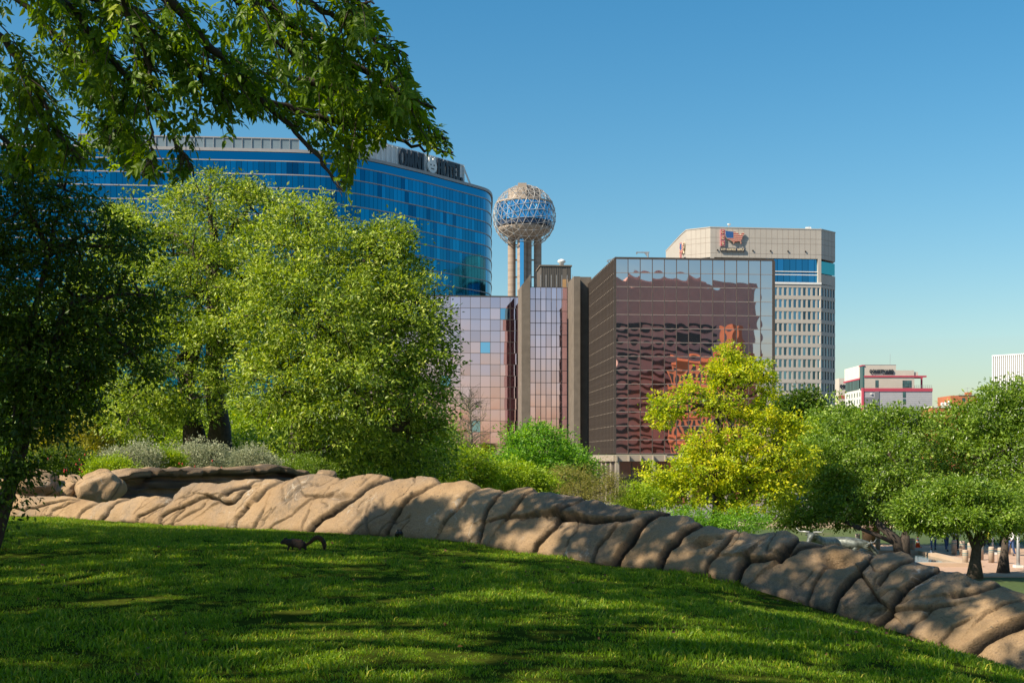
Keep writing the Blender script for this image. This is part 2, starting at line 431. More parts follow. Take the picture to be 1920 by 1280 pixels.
PITS = [(1313,1014,24,10,.16),(1578,1046,34,13,.14),(1565,1000+45,18,9,.08),(1350,1010,10,5,.05),(640,932,22,6,.06)]

cx_ = np.array([c[0] for c in CREST], float); cy_ = np.array([c[1] for c in CREST], float)
def vnoise(x, y, seed):
    """smooth value noise"""
    r = np.random.default_rng(seed); T = r.random((64, 64))
    xi = np.floor(x).astype(int); yi = np.floor(y).astype(int); fx = x-xi; fy = y-yi
    fx = fx*fx*(3-2*fx); fy = fy*fy*(3-2*fy)
    g = lambda a, b: T[a % 64, b % 64]
    return (g(xi, yi)*(1-fx)+g(xi+1, yi)*fx)*(1-fy) + (g(xi, yi+1)*(1-fx)+g(xi+1, yi+1)*fx)*fy
def fbm(x, y, seed, oct=4):
    s = 0; a = 0.5
    for k in range(oct):
        s = s + a*(vnoise(x*2**k, y*2**k, seed+k)-0.5); a *= 0.5
    return s
def seg_dist(X, Y, pts):
    d = np.full(X.shape, 1e9)
    for (x0, y0), (x1, y1) in zip(pts[:-1], pts[1:]):
        dx, dy = x1-x0, y1-y0; t = np.clip(((X-x0)*dx+(Y-y0)*dy)/(dx*dx+dy*dy+1e-9), 0, 1)
        d = np.minimum(d, np.hypot(X-(x0+t*dx), Y-(y0+t*dy)))
    return d

def seg_side(X, Y, pts):
    d = np.full(X.shape, 1e9); sg = np.zeros(X.shape)
    for (x0, y0), (x1, y1) in zip(pts[:-1], pts[1:]):
        dx, dy = x1-x0, y1-y0; t = np.clip(((X-x0)*dx+(Y-y0)*dy)/(dx*dx+dy*dy+1e-9), 0, 1)
        dd = np.hypot(X-(x0+t*dx), Y-(y0+t*dy)); m_ = dd < d
        d = np.where(m_, dd, d); sg = np.where(m_, dx*(Y-y0)-dy*(X-x0), sg)
    return sg

STEP = 1.6
cols = np.arange(-60, 2020.1, STEP); NF, NB = 96, 14
v = np.linspace(-0.10, 1, NF)
pb, Yb = np.interp(cols, bx, by), np.interp(cols, bx, bY)
pc = np.interp(cols, cx_, cy_)
pc = pc+np.interp(cols, [700, 1000, 1500, 1950], [0, 1.5, 4, 8])
pc = np.convolve(np.pad(pc, 1, 'edge'), [0.2, 0.6, 0.2], 'valid')
Vv, Cc = np.meshgrid(v, cols, indexing='ij')
PYf = pb[None] + (pc-pb)[None]*Vv
hm = (pb-pc)/F*Yb                      # height of the ridge here, metres
D = np.clip(hm*1.35, 0.55, 1.6)
vv = np.clip(Vv, 0, 1)
Yf = Yb[None] + D[None]*(0.60*vv + 0.40*(1-np.sqrt(np.maximum(1-(0.985*vv)**2, 0))))
PXf = Cc
Xf = (PXf-960)/F*Yf; Zf = (HZ-PYf)/F*Yf
wx = PXf + 6*fbm(PXf/22, PYf/22, 5, 3); wy = PYf + 5*fbm(PXf/22+9, PYf/22, 6, 3)
disp = np.zeros_like(Xf); dmin = np.full(Xf.shape, 1e9); darkening = np.zeros_like(Xf)
for (w, dep, pts) in CRACKS:
    d = seg_dist(wx, wy, pts)
    sg = seg_side(wx, wy, pts)
    disp -= dep*0.80*np.exp(-(d/(w*0.50))**2)
    disp += np.where(sg < 0, 0.46, -0.26)*dep*np.exp(-d/(26+3*w))
    darkening = np.maximum(darkening, min(1, dep*10+.1)*np.exp(-(d/(w*0.55))**2))
    dmin = np.minimum(dmin, d + (0 if dep > 0.035 else 3))
crestfade = 1-0.8*sstep(0.70, 1.0, Vv)
disp *= crestfade
disp += 0.012*(1-np.exp(-dmin/8.0))*crestfade - 0.006          # each boulder swells between its joints
for (x0, y0, rx, ry, dep) in PITS:
    q = ((wx-x0)/rx)**2 + ((wy-y0)/ry)**2
    disp -= dep*np.exp(-q**1.5)
    darkening = np.maximum(darkening, 0.55*np.exp(-(q*1.6)**1.5))
# foot: undercut and soil-stained
ft = np.exp(-np.maximum(Vv, 0)/0.045); disp -= 0.05*ft*(0.4+vnoise(Cc/30, Cc*0, 3)); darkening = np.maximum(darkening, 0.55*ft*(0.35+vnoise(Cc/16, Cc*0, 8)))
rdg = 1-np.abs(2*fbm(Xf*2.2+Zf*1.1, Yf*1.2+Zf*3.0, 61, 4))*2.2
disp += 0.022*(rdg-.6)
crk = np.abs(fbm(Xf*2.6-Zf*2.2, Zf*1.6+Yf*.8, 91, 4)); fine = np.exp(-(crk/.011)**2)*(vnoise(Xf*1.3, Yf*1.3+Zf, 93) > .48)
disp -= 0.022*fine; darkening = np.maximum(darkening, .55*fine)
disp += 0.075*fbm(Xf*1.4, Yf*0.7+Zf*1.6, 21, 4) + 0.04*fbm(Xf*4, Zf*5+Yf*2, 31, 5)
# displace along the normal of the smooth surface
def grid_normals(X, Y, Z):
    a = np.stack([np.gradient(X, axis=1), np.gradient(Y, axis=1), np.gradient(Z, axis=1)], -1)
    c = np.stack([np.gradient(X, axis=0), np.gradient(Y, axis=0), np.gradient(Z, axis=0)], -1)
    n = np.cross(a, c); n /= np.linalg.norm(n, axis=-1, keepdims=True)+1e-9
    return n
N_ = grid_normals(Xf, Yf, Zf)
fade = 1.0
Xf = Xf + N_[..., 0]*disp; Yf = Yf + N_[..., 1]*disp; Zf = Zf + N_[..., 2]*disp
# back slope
tb = np.linspace(0, 1, NB+1)[1:, None]
Bx = Xf[-1][None] + tb*0.35*np.ones_like(cols)[None]; By = Yf[-1][None] + tb*(1.7*np.ones_like(cols))[None]
Bz = Zf[-1][None] - (tb**1.7)*2.6 + 0.10*np.sin(tb*3.14) + 0.06*fbm(Bx*2, By*2, 77, 3)
GX = np.vstack([Xf, Bx]); GY = np.vstack([Yf, By]); GZ = np.vstack([Zf, Bz])
DT = np.vstack([darkening, np.zeros_like(Bx)])
nr, nc = GX.shape
Vg = np.stack([GX, GY, GZ], -1).reshape(-1, 3); DT = DT.ravel()
qi = (np.arange(nr-1)[:, None]*nc + np.arange(nc-1)[None])
Q = np.stack([qi, qi+1, qi+1+nc, qi+nc], -1)          # (nr-1, nc-1, 4)
# label boulders: joints are barriers
wall = np.zeros((nr-1, nc-1), bool)
cpx = 0.25*(wx[:-1, :-1]+wx[1:, :-1]+wx[:-1, 1:]+wx[1:, 1:]); cpy = 0.25*(wy[:-1, :-1]+wy[1:, :-1]+wy[:-1, 1:]+wy[1:, 1:])
for (w, dep, pts) in CRACKS:
    d = seg_dist(cpx, cpy, pts); wall[:NF-1] |= d < 2.8
wall[:10] = True; wall[NF-3:NF-1] = True
lab = np.full((nr-1, nc-1), -1); nl = 0
for i in range(NF-1):
    for j in range(nc-1):
        if wall[i, j] or lab[i, j] >= 0: continue
        st = [(i, j)]; lab[i, j] = nl
        while st:
            a, c = st.pop()
            for a2, c2 in ((a+1, c), (a-1, c), (a, c+1), (a, c-1)):
                if 0 <= a2 < NF-1 and 0 <= c2 < nc-1 and lab[a2, c2] < 0 and not wall[a2, c2]:
                    lab[a2, c2] = nl; st.append((a2, c2))
        nl += 1
# small scraps join a neighbour, joints go to the nearest boulder
cnt = np.bincount(lab[lab >= 0], minlength=nl)
for k in range(nl):
    if cnt[k] < 220: lab[lab == k] = -1
for _ in range(120):
    L = lab[:NF-1]
    if (L >= 0).all(): break
    for sh, ax in ((1, 0), (-1, 0), (1, 1), (-1, 1)):
        R = np.roll(L, sh, ax)
        if sh == 1: (R.__setitem__((0, slice(None)), -1) if ax == 0 else R.__setitem__((slice(None), 0), -1))
        else: (R.__setitem__((-1, slice(None)), -1) if ax == 0 else R.__setitem__((slice(None), -1), -1))
        mset = (L < 0) & (R >= 0); L[mset] = R[mset]
    lab[:NF-1] = L
lab[NF-1:] = lab[NF-2][None]
ridge = thing('rock_ridge', tuple(P(960, 1034, 14.45)), 'long low ridge of tan and grey boulders running along the top of the grass', 'rock outcrop')
VN = grid_normals(GX, GY, GZ).reshape(-1, 3)
for k in np.unique(lab):
    q = Q[lab == k]
    used = np.unique(q); re = np.full(len(Vg), -1); re[used] = np.arange(len(used))
    me = np_mesh('boulder', Vg[used], re[q], M['rock'], True, extra={'darkening': DT[used]})
    me.normals_split_custom_set_from_vertices([tuple(x) for x in VN[used]])
    link('boulder', me, ridge)

# ---- ledge behind: a low cliff with strata, facing away from the sun
def strip_rock(name, label, cat, path, prof, seed, amp, groove, parent_loc, mat=None, res=0.07, endfade=1.3):
    """sweep a cross-section (offset outwards, height) along a ground path; returns the thing"""
    path = [Vector(p) for p in path]
    L = [0]
    for a, c in zip(path[:-1], path[1:]): L.append(L[-1]+(c-a).length)
    n = int(L[-1]/res); s = np.linspace(0, L[-1], n)
    X = np.interp(s, L, [p.x for p in path]); Y = np.interp(s, L, [p.y for p in path]); Zt = np.interp(s, L, [p.z for p in path])
    tx, ty = np.gradient(X), np.gradient(Y); ln = np.hypot(tx, ty); nx_, ny_ = ty/ln, -tx/ln
    pr = np.array(prof); tt = np.linspace(0, len(pr)-1, 44)
    po = np.interp(tt, range(len(pr)), pr[:, 0]); pz = np.interp(tt, range(len(pr)), pr[:, 1])
    S, T = np.meshgrid(s, tt)
    e = np.clip(np.minimum(S, L[-1]-S)/endfade, 0, 1)**0.5
    off = po[:, None]*e + amp*fbm(S*1.5, T*0.35, seed, 4)*2 + 0.35*amp*fbm(S*6, T*1.2, seed+9, 3)
    hgt = pz[:, None]*(0.35+0.65*e) + (0.55*amp*fbm(S*1.1+40, T*0.2, seed+3, 4) + 0.9*amp*np.round(3*fbm(S*2.2+11, T*0.02, seed+6, 3))/3)*sstep(.3, .55, pz)[:, None]
    if groove: off -= groove*np.exp(-((vnoise(S*1.6, T*0.08, seed+5)-0.5)/0.05)**2)
    GX = X[None]+nx_[None]*off; GY = Y[None]+ny_[None]*off; GZ = Zt[None]+hgt
    V = np.stack([GX, GY, GZ], -1).reshape(-1, 3)
    nr, nc = GX.shape
    qi = (np.arange(nr-1)[:, None]*nc+np.arange(nc-1)[None]).ravel()
    Qs = np.stack([qi, qi+1, qi+1+nc, qi+nc], 1)
    me = np_mesh(name, V, Qs, mat or M['rock'], True, extra={'darkening': (np.clip(0.58+1.5*fbm(S*1.2, T*.5, seed+20, 4), .1, .85)*((pz < .66) & (pz > -.2) & (po > -.2)).astype(float)[:, None]*sstep(.02, .45, S) + 0.3*np.exp(-((pz-0.26)/0.05)**2)[:, None]*np.ones(nc)[None] + 0.5*np.exp(-((pz-0.48)/0.03)**2)[:, None]*np.ones(nc)[None]).ravel()})
    return me
th = thing('rock_ledge', tuple(P(330, 935, 27)), 'layered rock ledge with a dark vertical face below the grey shrubs', 'rock ledge')
lp = [P(150, 938, 26.2), P(200, 937, 26.7), P(260, 936, 27.3), P(330, 935, 27.9), P(430, 930, 28.7), P(520, 925, 29.4), P(600, 920, 30.2)]
prof = [(0.40, -0.7), (0.26, 0.0), (0.24, 0.08), (0.15, 0.12), (0.15, 0.22), (0.22, 0.24), (0.23, 0.36), (0.14, 0.39), (0.14, 0.45), (0.26, 0.47), (0.29, 0.54), (0.27, 0.60), (0.20, 0.63), (-0.25, 0.66), (-0.9, 0.60), (-1.5, 0.0), (-1.6, -0.7)]
me = strip_rock('strata', '', '', lp, prof, 41, 0.13, 0.14, None)
link('strata', me, th)

def boulder(name, label, c, r, seed, parent=None, rot=0.0, amp=0.42, cracks=2):
    """rounded weathered boulder"""
    bm = bmesh.new(); bmesh.ops.create_icosphere(bm, subdivisions=5, radius=1.0)
    rr = random.Random(seed); ph = [rr.random()*6.28 for _ in range(9)]; dirs = [Vector((rr.uniform(-1, 1), rr.uniform(-1, 1), rr.uniform(-1, 1))).normalized() for _ in range(9)]
    planes = [(Vector((rr.uniform(-1, 1), rr.uniform(-1, 1), rr.uniform(-.6, .8))).normalized(), rr.uniform(0.62, 0.85)) for _ in range(7)]
    cut = [Vector((rr.uniform(-1, 1), rr.uniform(-1, 0.3), rr.uniform(-.3, .6))).normalized() for _ in range(cracks)]
    dv = []
    R = Matrix.Rotation(rot, 3, 'Z')
    for v_ in bm.verts:
        p = v_.co.copy(); k = 1.0
        for (n_, dd) in planes:
            q = p.dot(n_)
            if q > dd: k = min(k, dd/q*0.35+0.65*1.0 - (q-dd)*0.55)
        s_ = 0
        for i, d_ in enumerate(dirs): s_ += math.sin(p.dot(d_)*(2.2+1.6*i)+ph[i])/(1.5+i)
        k *= 1+amp*0.28*s_
        dt = 0
        for c_ in cut:
            e_ = math.exp(-(p.dot(c_)/0.035)**2); k -= 0.07*e_; dt = max(dt, e_*0.8)
        dv.append(dt)
        q = R @ Vector((p.x*r[0]*k, p.y*r[1]*k, p.z*r[2]*k))
        v_.co = q + Vector(c)
    me = bpy.data.meshes.new(name); bm.to_mesh(me); bm.free()
    me.polygons.foreach_set('use_smooth', [True]*len(me.polygons)); me.materials.append(M['rock'])
    a = me.attributes.new('darkening', 'FLOAT', 'POINT'); a.data.foreach_set('value', dv)
    o = link(name, me, parent)
    return o
o = boulder('boulder', '', P(64, 918, 26.2), (0.62, 0.6, 0.42), 3, None, 0.2)
tag(o, 'rounded tan boulder beside the dark tree, left of the flat boulder', 'boulder')
o = boulder('boulder', '', P(122, 924, 26.6), (0.52, 0.55, 0.38), 9, None, 0.5)
tag(o, 'flat topped tan boulder with a dark shaded side, beside the layered ledge', 'boulder')
o = boulder('boulder', '', P(190, 921, 26.0), (0.42, 0.50, 0.46), 14, None, -0.3)
tag(o, 'sunlit boulder forming the near end of the dark layered ledge', 'boulder')
o = boulder('boulder', '', P(612, 893, 32.0), (0.28, 0.4, 0.16), 17, None, 0.1)
tag(o, 'small flat rock peeping over the ridge at the far end of the ledge', 'boulder')
# ------------------------------------------------------------------ glass office block (two wings, slab, piers) on one 5-degree grid
GA = math.atan2(0.0864, 1.0)
GU = Vector((math.cos(GA), math.sin(GA), 0)); GN = Vector((GU.y, -GU.x, 0))     # along the fronts, and out of them
UP = Vector((0, 0, 1))
BASE_Z = -9.2

def pane_mesh(name, w, h, mat, bulge, seed, n=9):
    """one sheet of glazing, slightly pillowed, standing in the local xz plane and facing -y"""
    r = np.random.default_rng(seed)
    x = np.linspace(-1, 1, n); X, Z = np.meshgrid(x, x)
    ph = r.random(6)*6.28; a = r.normal(size=6)
    y = -bulge*(1-X**2)*(1-Z**2)*r.uniform(.25, 1.7)
    y += bulge*0.32*(a[0]*np.sin(2.2*X+ph[0])*np.cos(1.5*Z+ph[1]) + a[1]*np.sin(3.1*Z+ph[2]+0.8*X))
    V = np.stack([X*w/2, y, Z*h/2], -1).reshape(-1, 3)
    i = (np.arange(n-1)[:, None]*n+np.arange(n-1)[None]).ravel()
    Q = np.stack([i, i+1, i+1+n, i+n], 1)
    return np_mesh(name, V, Q, mat, True)

def place(me, name, parent, loc, ang, tilt=0.0, rr=random):
    o = bpy.data.objects.new(name, me); COL.objects.link(o); adopt(o, parent)
    o.location = loc; o.rotation_euler = (rr.gauss(0, tilt), 0, ang + rr.gauss(0, tilt))
    return o

def facade(parent, org, u, ncol, nrow, w, h, meshes, mull, mull_mat, sill_mat, tilt=0.0012, skip=None, proud=0.10, swap=None, mv=0.06):
    """org: lower left corner; panes, one bar per upright and per floor line"""
    n = Vector((u.y, -u.x, 0)); ang = math.atan2(u.y, u.x); rr = random.Random(len(meshes)*7+ncol)
    for i in range(ncol):
        for j in range(nrow):
            if skip and skip(i, j): continue
            me = rr.choice(meshes)
            if swap and (i, j) in swap: me = swap[(i, j)]
            place(me, 'pane', parent, org + u*(w*(i+.5)) + UP*(h*(j+.5)), ang, tilt, rr)
    H = h*nrow; W = w*ncol
    vb = MB().box((0, 0, 0), (mv, 0, 0), (0, proud, 0), (0, 0, H/2)).mesh('mullion', mull_mat)
    for i in range(ncol+1): place(vb, 'mullion', parent, org + u*(w*i) + UP*(H/2) + n*0.03, ang)
    hb = MB().box((0, 0, 0), (W/2, 0, 0), (0, proud*0.6, 0), (0, 0, 0.05)).mesh('transom', sill_mat)
    for j in range(nrow+1): place(hb, 'transom', parent, org + u*(W/2) + UP*(h*j) + n*0.05, ang)

PW, PH = 2.5, 2.824
rose = [pane_mesh('rose_pane', PW-.08, PH-.08, M['rose_glass'], 0.0030, k) for k in range(14)]
lilac = [pane_mesh('lilac_pane', PW-.08, PH-.08, M['lilac_glass'], 0.0013, 20+k) for k in range(6)]
slim = [pane_mesh('slim_pane', PW/2-.06, PH-.08, M['lilac_glass'], 0.0010, 40+k) for k in range(5)]
M['blue_pane'] = m_mirror('blue_pane', (0.30, 0.55, 0.80), 0.03, var=0.2)
blue_lil = pane_mesh('blue_pane', PW-.08, PH-.08, M['blue_pane'], 0.004, 77)

ZB = 1.08                                     # underside of the glazed floors
c0 = Vector((21.1, 260.0, ZB))                # near corner of the right wing
bld = thing('glass_office_block', (c0.x, c0.y, BASE_Z), 'bronze glass office block whose mirrored rose panes reflect brick buildings, before the pale tower', 'office building')
NR = 14; HT = PH*NR
facade(bld, c0, GU, 13, NR, PW, PH, rose, 14, M['bronze_metal'], M['sill'], tilt=0.0013)
# core
W = 13*PW; D_ = 49.2
def oriented_box(mb, org, u, n, w, d, z0, z1, out=0.0):
    """box from its front left corner: width along u, depth away from n"""
    c = org + u*(w/2) - n*(d/2 - out); mb.box((c.x, c.y, (z0+z1)/2), u*(w/2), n*(d/2), UP*((z1-z0)/2)); return mb
mb = MB(); oriented_box(mb, c0-GN*0.12, GU, GN, W-.02, D_, ZB-.02, ZB+HT-0.02); mb.build('core', M['dark_core'], bld)
mb = MB(); oriented_box(mb, c0+GN*0.16-GU*0.2, GU, GN, W+.5, D_+.4, ZB+HT, ZB+HT+0.35); mb.build('parapet', M['bronze_metal'], bld)
mb = MB(); oriented_box(mb, c0+GU*(W+.05)+GN*0.14, GU, GN, 0.45, 0.6, ZB-.4, ZB+HT); mb.build('corner_post', M['bronze_metal'], bld)
# left flank with deep fins, one bar each
fl = -GN                                      # runs away from the camera
nf = 26
gl = MB(); p = c0 - GU*0.06
gl.quad(p, p+UP*HT, p+fl*D_+UP*HT, p+fl*D_); gl.build('flank_glass', M['dark_glass'], bld)
fin = MB().box((0, 0, 0), (0.20, 0, 0), (0, 0.10, 0), (0, 0, HT/2)).mesh('fin', M['bronze_metal'])
for k in range(nf+1): place(fin, 'fin', bld, p - GU*0.22 + fl*(D_*k/nf+0.1) + UP*(HT/2), GA)
lgt = MB()  # pale blocks put the bright sunlit dots between the fins into colour
for j in range(NR):
    for k in range(nf): lgt.box(p - GU*0.16 + fl*(D_*(k+.5)/nf) + UP*(PH*(j+1)-0.03), GU*0.15, fl*0.42, UP*0.075)
tag(lgt.build('sun_dots', M['concrete'], bld), kind='stuff')
# soffit band, columns and recessed ground floor
mb = MB(); oriented_box(mb, c0+GN*0.5-GU*0.6, GU, GN, W+1.2, D_+1, ZB-1.55, ZB-0.35); mb.build('soffit_band', M['concrete'], bld)
rib = MB().box((0, 0, 0), (0.14, 0, 0), (0, 0.45, 0), (0, 0, 0.6)).mesh('bracket', M['concrete'])
for i in range(14): place(rib, 'bracket', bld, c0 + GU*(PW*i) + GN*0.75 + UP*(-0.95), GA)
colm = MB().box((0, 0, 0), (0.38, 0, 0), (0, 0.55, 0), (0, 0, (ZB-1.55-BASE_Z)/2)).mesh('column', M['concrete'])
for i in range(0, 14, 3): place(colm, 'column', bld, c0 + GU*(PW*i+0.2) + GN*0.1 + UP*(-1.55-(ZB-1.55-BASE_Z)/2), GA)
for k in range(1, 9): place(colm, 'column', bld, c0 + fl*(6.0*k) + GU*0.2 + UP*(-1.55-(ZB-1.55-BASE_Z)/2), GA)
gg = pane_mesh('lobby_pane', 3.55, 4.2, M['ground_glass'], 0.003, 55)
for i in range(9): place(gg, 'lobby_pane', bld, c0 + GU*(1.9+3.6*i) - GN*2.5 + UP*(-1.6-2.15), GA, 0.001)
lm = MB().box((0, 0, 0), (0.09, 0, 0), (0, 0.1, 0), (0, 0, 2.2)).mesh('lobby_mullion', M['bronze_metal'])
for i in range(10): place(lm, 'lobby_mullion', bld, c0 + GU*(0.1+3.6*i) - GN*2.4 + UP*(-1.6-2.15), GA)
mb = MB(); oriented_box(mb, c0-GN*2.42+GU*0.1, GU, GN, W-.2, .2, ZB-4.9, ZB-4.72); oriented_box(mb, c0-GN*2.7+GU*0.1, GU, GN, W-.2, 40, BASE_Z, ZB-1.56); mb.build('lobby_wall', M['bronze_metal'], bld)
M['redbrick'] = m_plain('red_brick', (0.26, 0.085, 0.055), 0.9, 0.25, 1.5)
for k in range(5):
    mb = MB(); oriented_box(mb, c0-GN*2.2+GU*(13+4*k), GU, GN, 2.0, .3, BASE_Z, ZB-6.4); mb.build('brick_plinth', M['redbrick'], bld)
# left wing (its front is further back), slab and piers belong to the same complex
c1 = Vector((PX(975, 322)-16*PW*GU.x, 322-16*PW*GU.y, ZB))
lw = thing('glass_office_wing', (c1.x, c1.y, BASE_Z), 'low mirrored wing with square lilac panes under the curved blue hotel', 'office building')
sw = {(14, 12): blue_lil, (8, 6): blue_lil, (11, 2): blue_lil, (12, 9): blue_lil, (5, 12): blue_lil}
facade(lw, c1, GU, 16, NR, PW, PH, lilac, 3, M['mullion'], M['mullion'], skip=lambda i, j: i < 1, swap=sw, tilt=0.004, mv=0.05)
mb = MB(); oriented_box(mb, c1-GN*0.12, GU, GN, 16*PW, 30, BASE_Z, ZB+HT-0.02); mb.build('core', M['dark_core'], lw)
mb = MB(); oriented_box(mb, c1+GN*0.14, GU, GN, 16*PW+.1, 30, ZB+HT, ZB+HT+0.3); mb.build('parapet', M['mullion'], lw)
M['dark_brown'] = m_plain('dark_brown_panel', (0.05, 0.03, 0.028), 0.35, 0.2, 0.5)
c2 = Vector((PX(994, 303), 303.0, ZB))
sl = thing('glass_slab_tower', (c2.x, c2.y, BASE_Z), 'narrow mirrored slab between two concrete piers, with a plant room on its roof', 'office building')
facade(sl, c2, GU, 8, NR, 1.26, PH, slim, 5, M['mullion'], M['mullion'], tilt=0.002, mv=0.05, proud=0.22)
mb = MB(); oriented_box(mb, c2-GN*0.12, GU, GN, 8*1.26, 24, BASE_Z, ZB+HT-.02); mb.build('core', M['dark_core'], sl)
spike = MB().box((0, 0, 0), (0.05, 0, 0), (0, 0.12, 0), (0, 0, 1.5)).mesh('roof_fin', M['grey_metal'])
for i in range(9):
    if i != 1: place(spike, 'roof_fin', sl, c2 + GU*(1.26*i) + UP*(HT+1.45) + GN*0.05, GA)
# piers
def pier(px0, px1, py_l, py_r, Y, label_name, depth=9.0):
    a = Vector((PX(px0, Y), Y, 0)); w = PX(px1, Y)-PX(px0, Y)
    zl, zr = PZ(py_l, Y), PZ(py_r, Y); mb = MB()
    p0, p1 = a, a+GU*w; q0, q1 = p0-GN*depth, p1-GN*depth
    V = lambda p, z: (p.x, p.y, z)
    mb.quad(V(p0, BASE_Z), V(p1, BASE_Z), V(p1, zr), V(p0, zl)); mb.quad(V(p1, BASE_Z), V(q1, BASE_Z), V(q1, zr), V(p1, zr))
    mb.quad(V(q0, BASE_Z), V(p0, BASE_Z), V(p0, zl), V(q0, zl)); mb.quad(V(p0, zl), V(p1, zr), V(q1, zr), V(q0, zl)); mb.quad(V(q1, BASE_Z), V(q0, BASE_Z), V(q0, zl), V(q1, zr))
    return mb.build('pier', M['concrete_dark'], sl)
pier(978, 994, 535, 515, 297, 'pier'); pier(1076, 1088, 518, 518, 293, 'pier', 12)
mb = MB(); oriented_box(mb, Vector((PX(1088, 296), 296.0, 0)), GU, GN, 2.6, 3, BASE_Z, PZ(519, 296)); mb.build('pier', M['concrete_dark'], sl)
# plant room
M['ribbed'] = m_plain('ribbed_cladding', (0.115, 0.10, 0.085), 0.6, 0.1, 2.0)
ph = Vector((PX(1014, 312), 312.0, 0)); pw_ = PX(1071, 312)-PX(1014, 312)
mb = MB(); oriented_box(mb, ph, GU, GN, pw_, 9, ZB+HT-.5, PZ(499, 312)); mb.build('plant_room', M['ribbed'], sl)
mb = MB(); oriented_box(mb, ph+GN*0.25-GU*0.25, GU, GN, pw_+.5, 9.5, PZ(499, 312), PZ(496.5, 312)); mb.build('plant_room_roof', M['concrete_dark'], sl)
ribm = MB().box((0, 0, 0), (0.07, 0, 0), (0, 0.06, 0), (0, 0, 2.4)).mesh('rib', M['ribbed'])
for k in range(17):
    if k not in (12, 13): place(ribm, 'rib', sl, ph + GU*(0.2+pw_*k/17) + GN*0.04 + UP*(PZ(499, 312)-2.5), GA)
M['orange_door'] = m_plain('ochre_door', (0.42, 0.24, 0.10), 0.6, 0.1, 2)
mb = MB(); oriented_box(mb, ph+GU*(pw_*.72)+GN*.08, GU, GN, 1.5, .12, ZB+HT-.2, ZB+HT+3.2); mb.build('door', M['orange_door'], sl)
vt = PX(1053, 315)
MB().lathe([(0.55, 0), (0.55, 0.9), (0.95, 1.1), (1.0, 1.45), (0.7, 1.75), (0.3, 1.9)], (vt, 315.0, PZ(497, 312)), 16).build('roof_vent', M['white_metal'], sl, True)
# davits on the roof of the right wing
def davit(px, Y, arm, flip, label):
    x = PX(px, Y); z0 = ZB+HT+.3; t = thing('roof_davit', (x, Y, z0), label, 'roof crane', 'window cleaning davits on the bronze glass roof')
    MB().tube([(x, Y, z0), (x, Y, z0+1.9)], 0.16, 8).build('post', M['grey_metal'], t)
    MB().box((x-flip*arm/2+flip*.3, Y, z0+1.95), (arm/2, 0, 0), (0, .1, 0), (0, 0, .12)).build('arm', M['grey_metal'], t)
    mb = MB(); mb.prism([(0, -.1), (1, -.1), (1, .1), (0, .1)], 0, 1); mb.v = [(x-flip*(0.1+q[0]*0.7*q[2]), Y+q[1], z0+1.0+q[2]*0.85) for q in mb.v]; mb.build('gusset', M['grey_metal'], t)
    MB().box((x-flip*(arm-.35), Y, z0+1.75), (.12, 0, 0), (0, .1, 0), (0, 0, .2)).build('hook_block', M['grey_metal'], t)
davit(1215, 266, 2.7, 1, 'grey davit arm standing on the bronze roof against open sky')
davit(1309, 275, 2.0, 1, 'small davit arm on the bronze roof in front of the cream tower wall')
for px in (1141, 1147, 1150):
    pass
t = thing('roof_floodlights', (PX(1141, 268), 268, ZB+HT+.3), 'little bracket of floodlights at the left corner of the bronze glass roof', 'roof fixture')
x = PX(1141, 268)
MB().tube([(x, 268, ZB+HT+.3), (x, 268, ZB+HT+1.0), (x+1.4, 268, ZB+HT+1.35)], 0.07, 6).build('bracket', M['grey_metal'], t)
for k in range(3): MB().box((x-.2+.55*k, 267.8, ZB+HT+.75+.2*k), (.16, 0, .05), (0, .2, 0), (0, 0, .16)).build('floodlight', M['grey_metal'], t)

# ------------------------------------------------------------------ curved blue hotel
M['hotel_blue'] = m_mirror('hotel_blue_glass', (0.008, 0.16, 0.28), 0.06, var=0.14)
M['hotel_band'] = m_plain('hotel_band', (0.30, 0.29, 0.29), 0.5, 0.06, 1)
M['hotel_deep'] = m_plain('hotel_slab_edge', (0.03, 0.10, 0.16), 0.3, 0.1, 1)
HP = [(-260,322.5),(-150,325.5),(0,328),(145,330),(290,331.8),(390,333),(500,334.4),(565,335.5),(620,337.6),(660,341),(710,347),(760,354.5),(800,361),(850,370.5),(890,378.5),(905,381.8),(913,384.5),(918.5,388.5),(920.5,393),(921,400),(920,412)]
hx = [Vector((PX(a, y), y)) for a, y in HP]
def catmull(pts, n=14):
    out = []
    for k in range(len(pts)-1):
        p0, p1, p2, p3 = pts[max(k-1, 0)], pts[k], pts[k+1], pts[min(k+2, len(pts)-1)]
        for j in range(n):
            t = j/n; out.append(0.5*((2*p1)+(p2-p0)*t+(2*p0-5*p1+4*p2-p3)*t*t+(3*p1-p0-3*p2+p3)*t**3))
    out.append(pts[-1]); return out
hc = catmull(hx)
hl = [0.0]
for a, b_ in zip(hc[:-1], hc[1:]): hl.append(hl[-1]+(b_-a).length)
def hat(s, off=0.0):
    s = min(max(s, 0.0), hl[-1]-1e-4)
    x = np.interp(s, hl, [p.x for p in hc]); y = np.interp(s, hl, [p.y for p in hc])
    x2 = np.interp(min(s+.3, hl[-1]), hl, [p.x for p in hc]); y2 = np.interp(min(s+.3, hl[-1]), hl, [p.y for p in hc])
    x1 = np.interp(max(s-.3, 0), hl, [p.x for p in hc]); y1 = np.interp(max(s-.3, 0), hl, [p.y for p in hc])
    t = Vector((x2-x1, y2-y1)).normalized()
    return Vector((x+t.y*off, y-t.x*off)), t
hotel = thing('curved_hotel', (PX(650, 345), 345, BASE_Z), 'tall curved blue glass hotel with thin pale floor lines, rising behind the oaks', 'hotel')
FH = 3.5; ZT = 77.75; NFL = 13
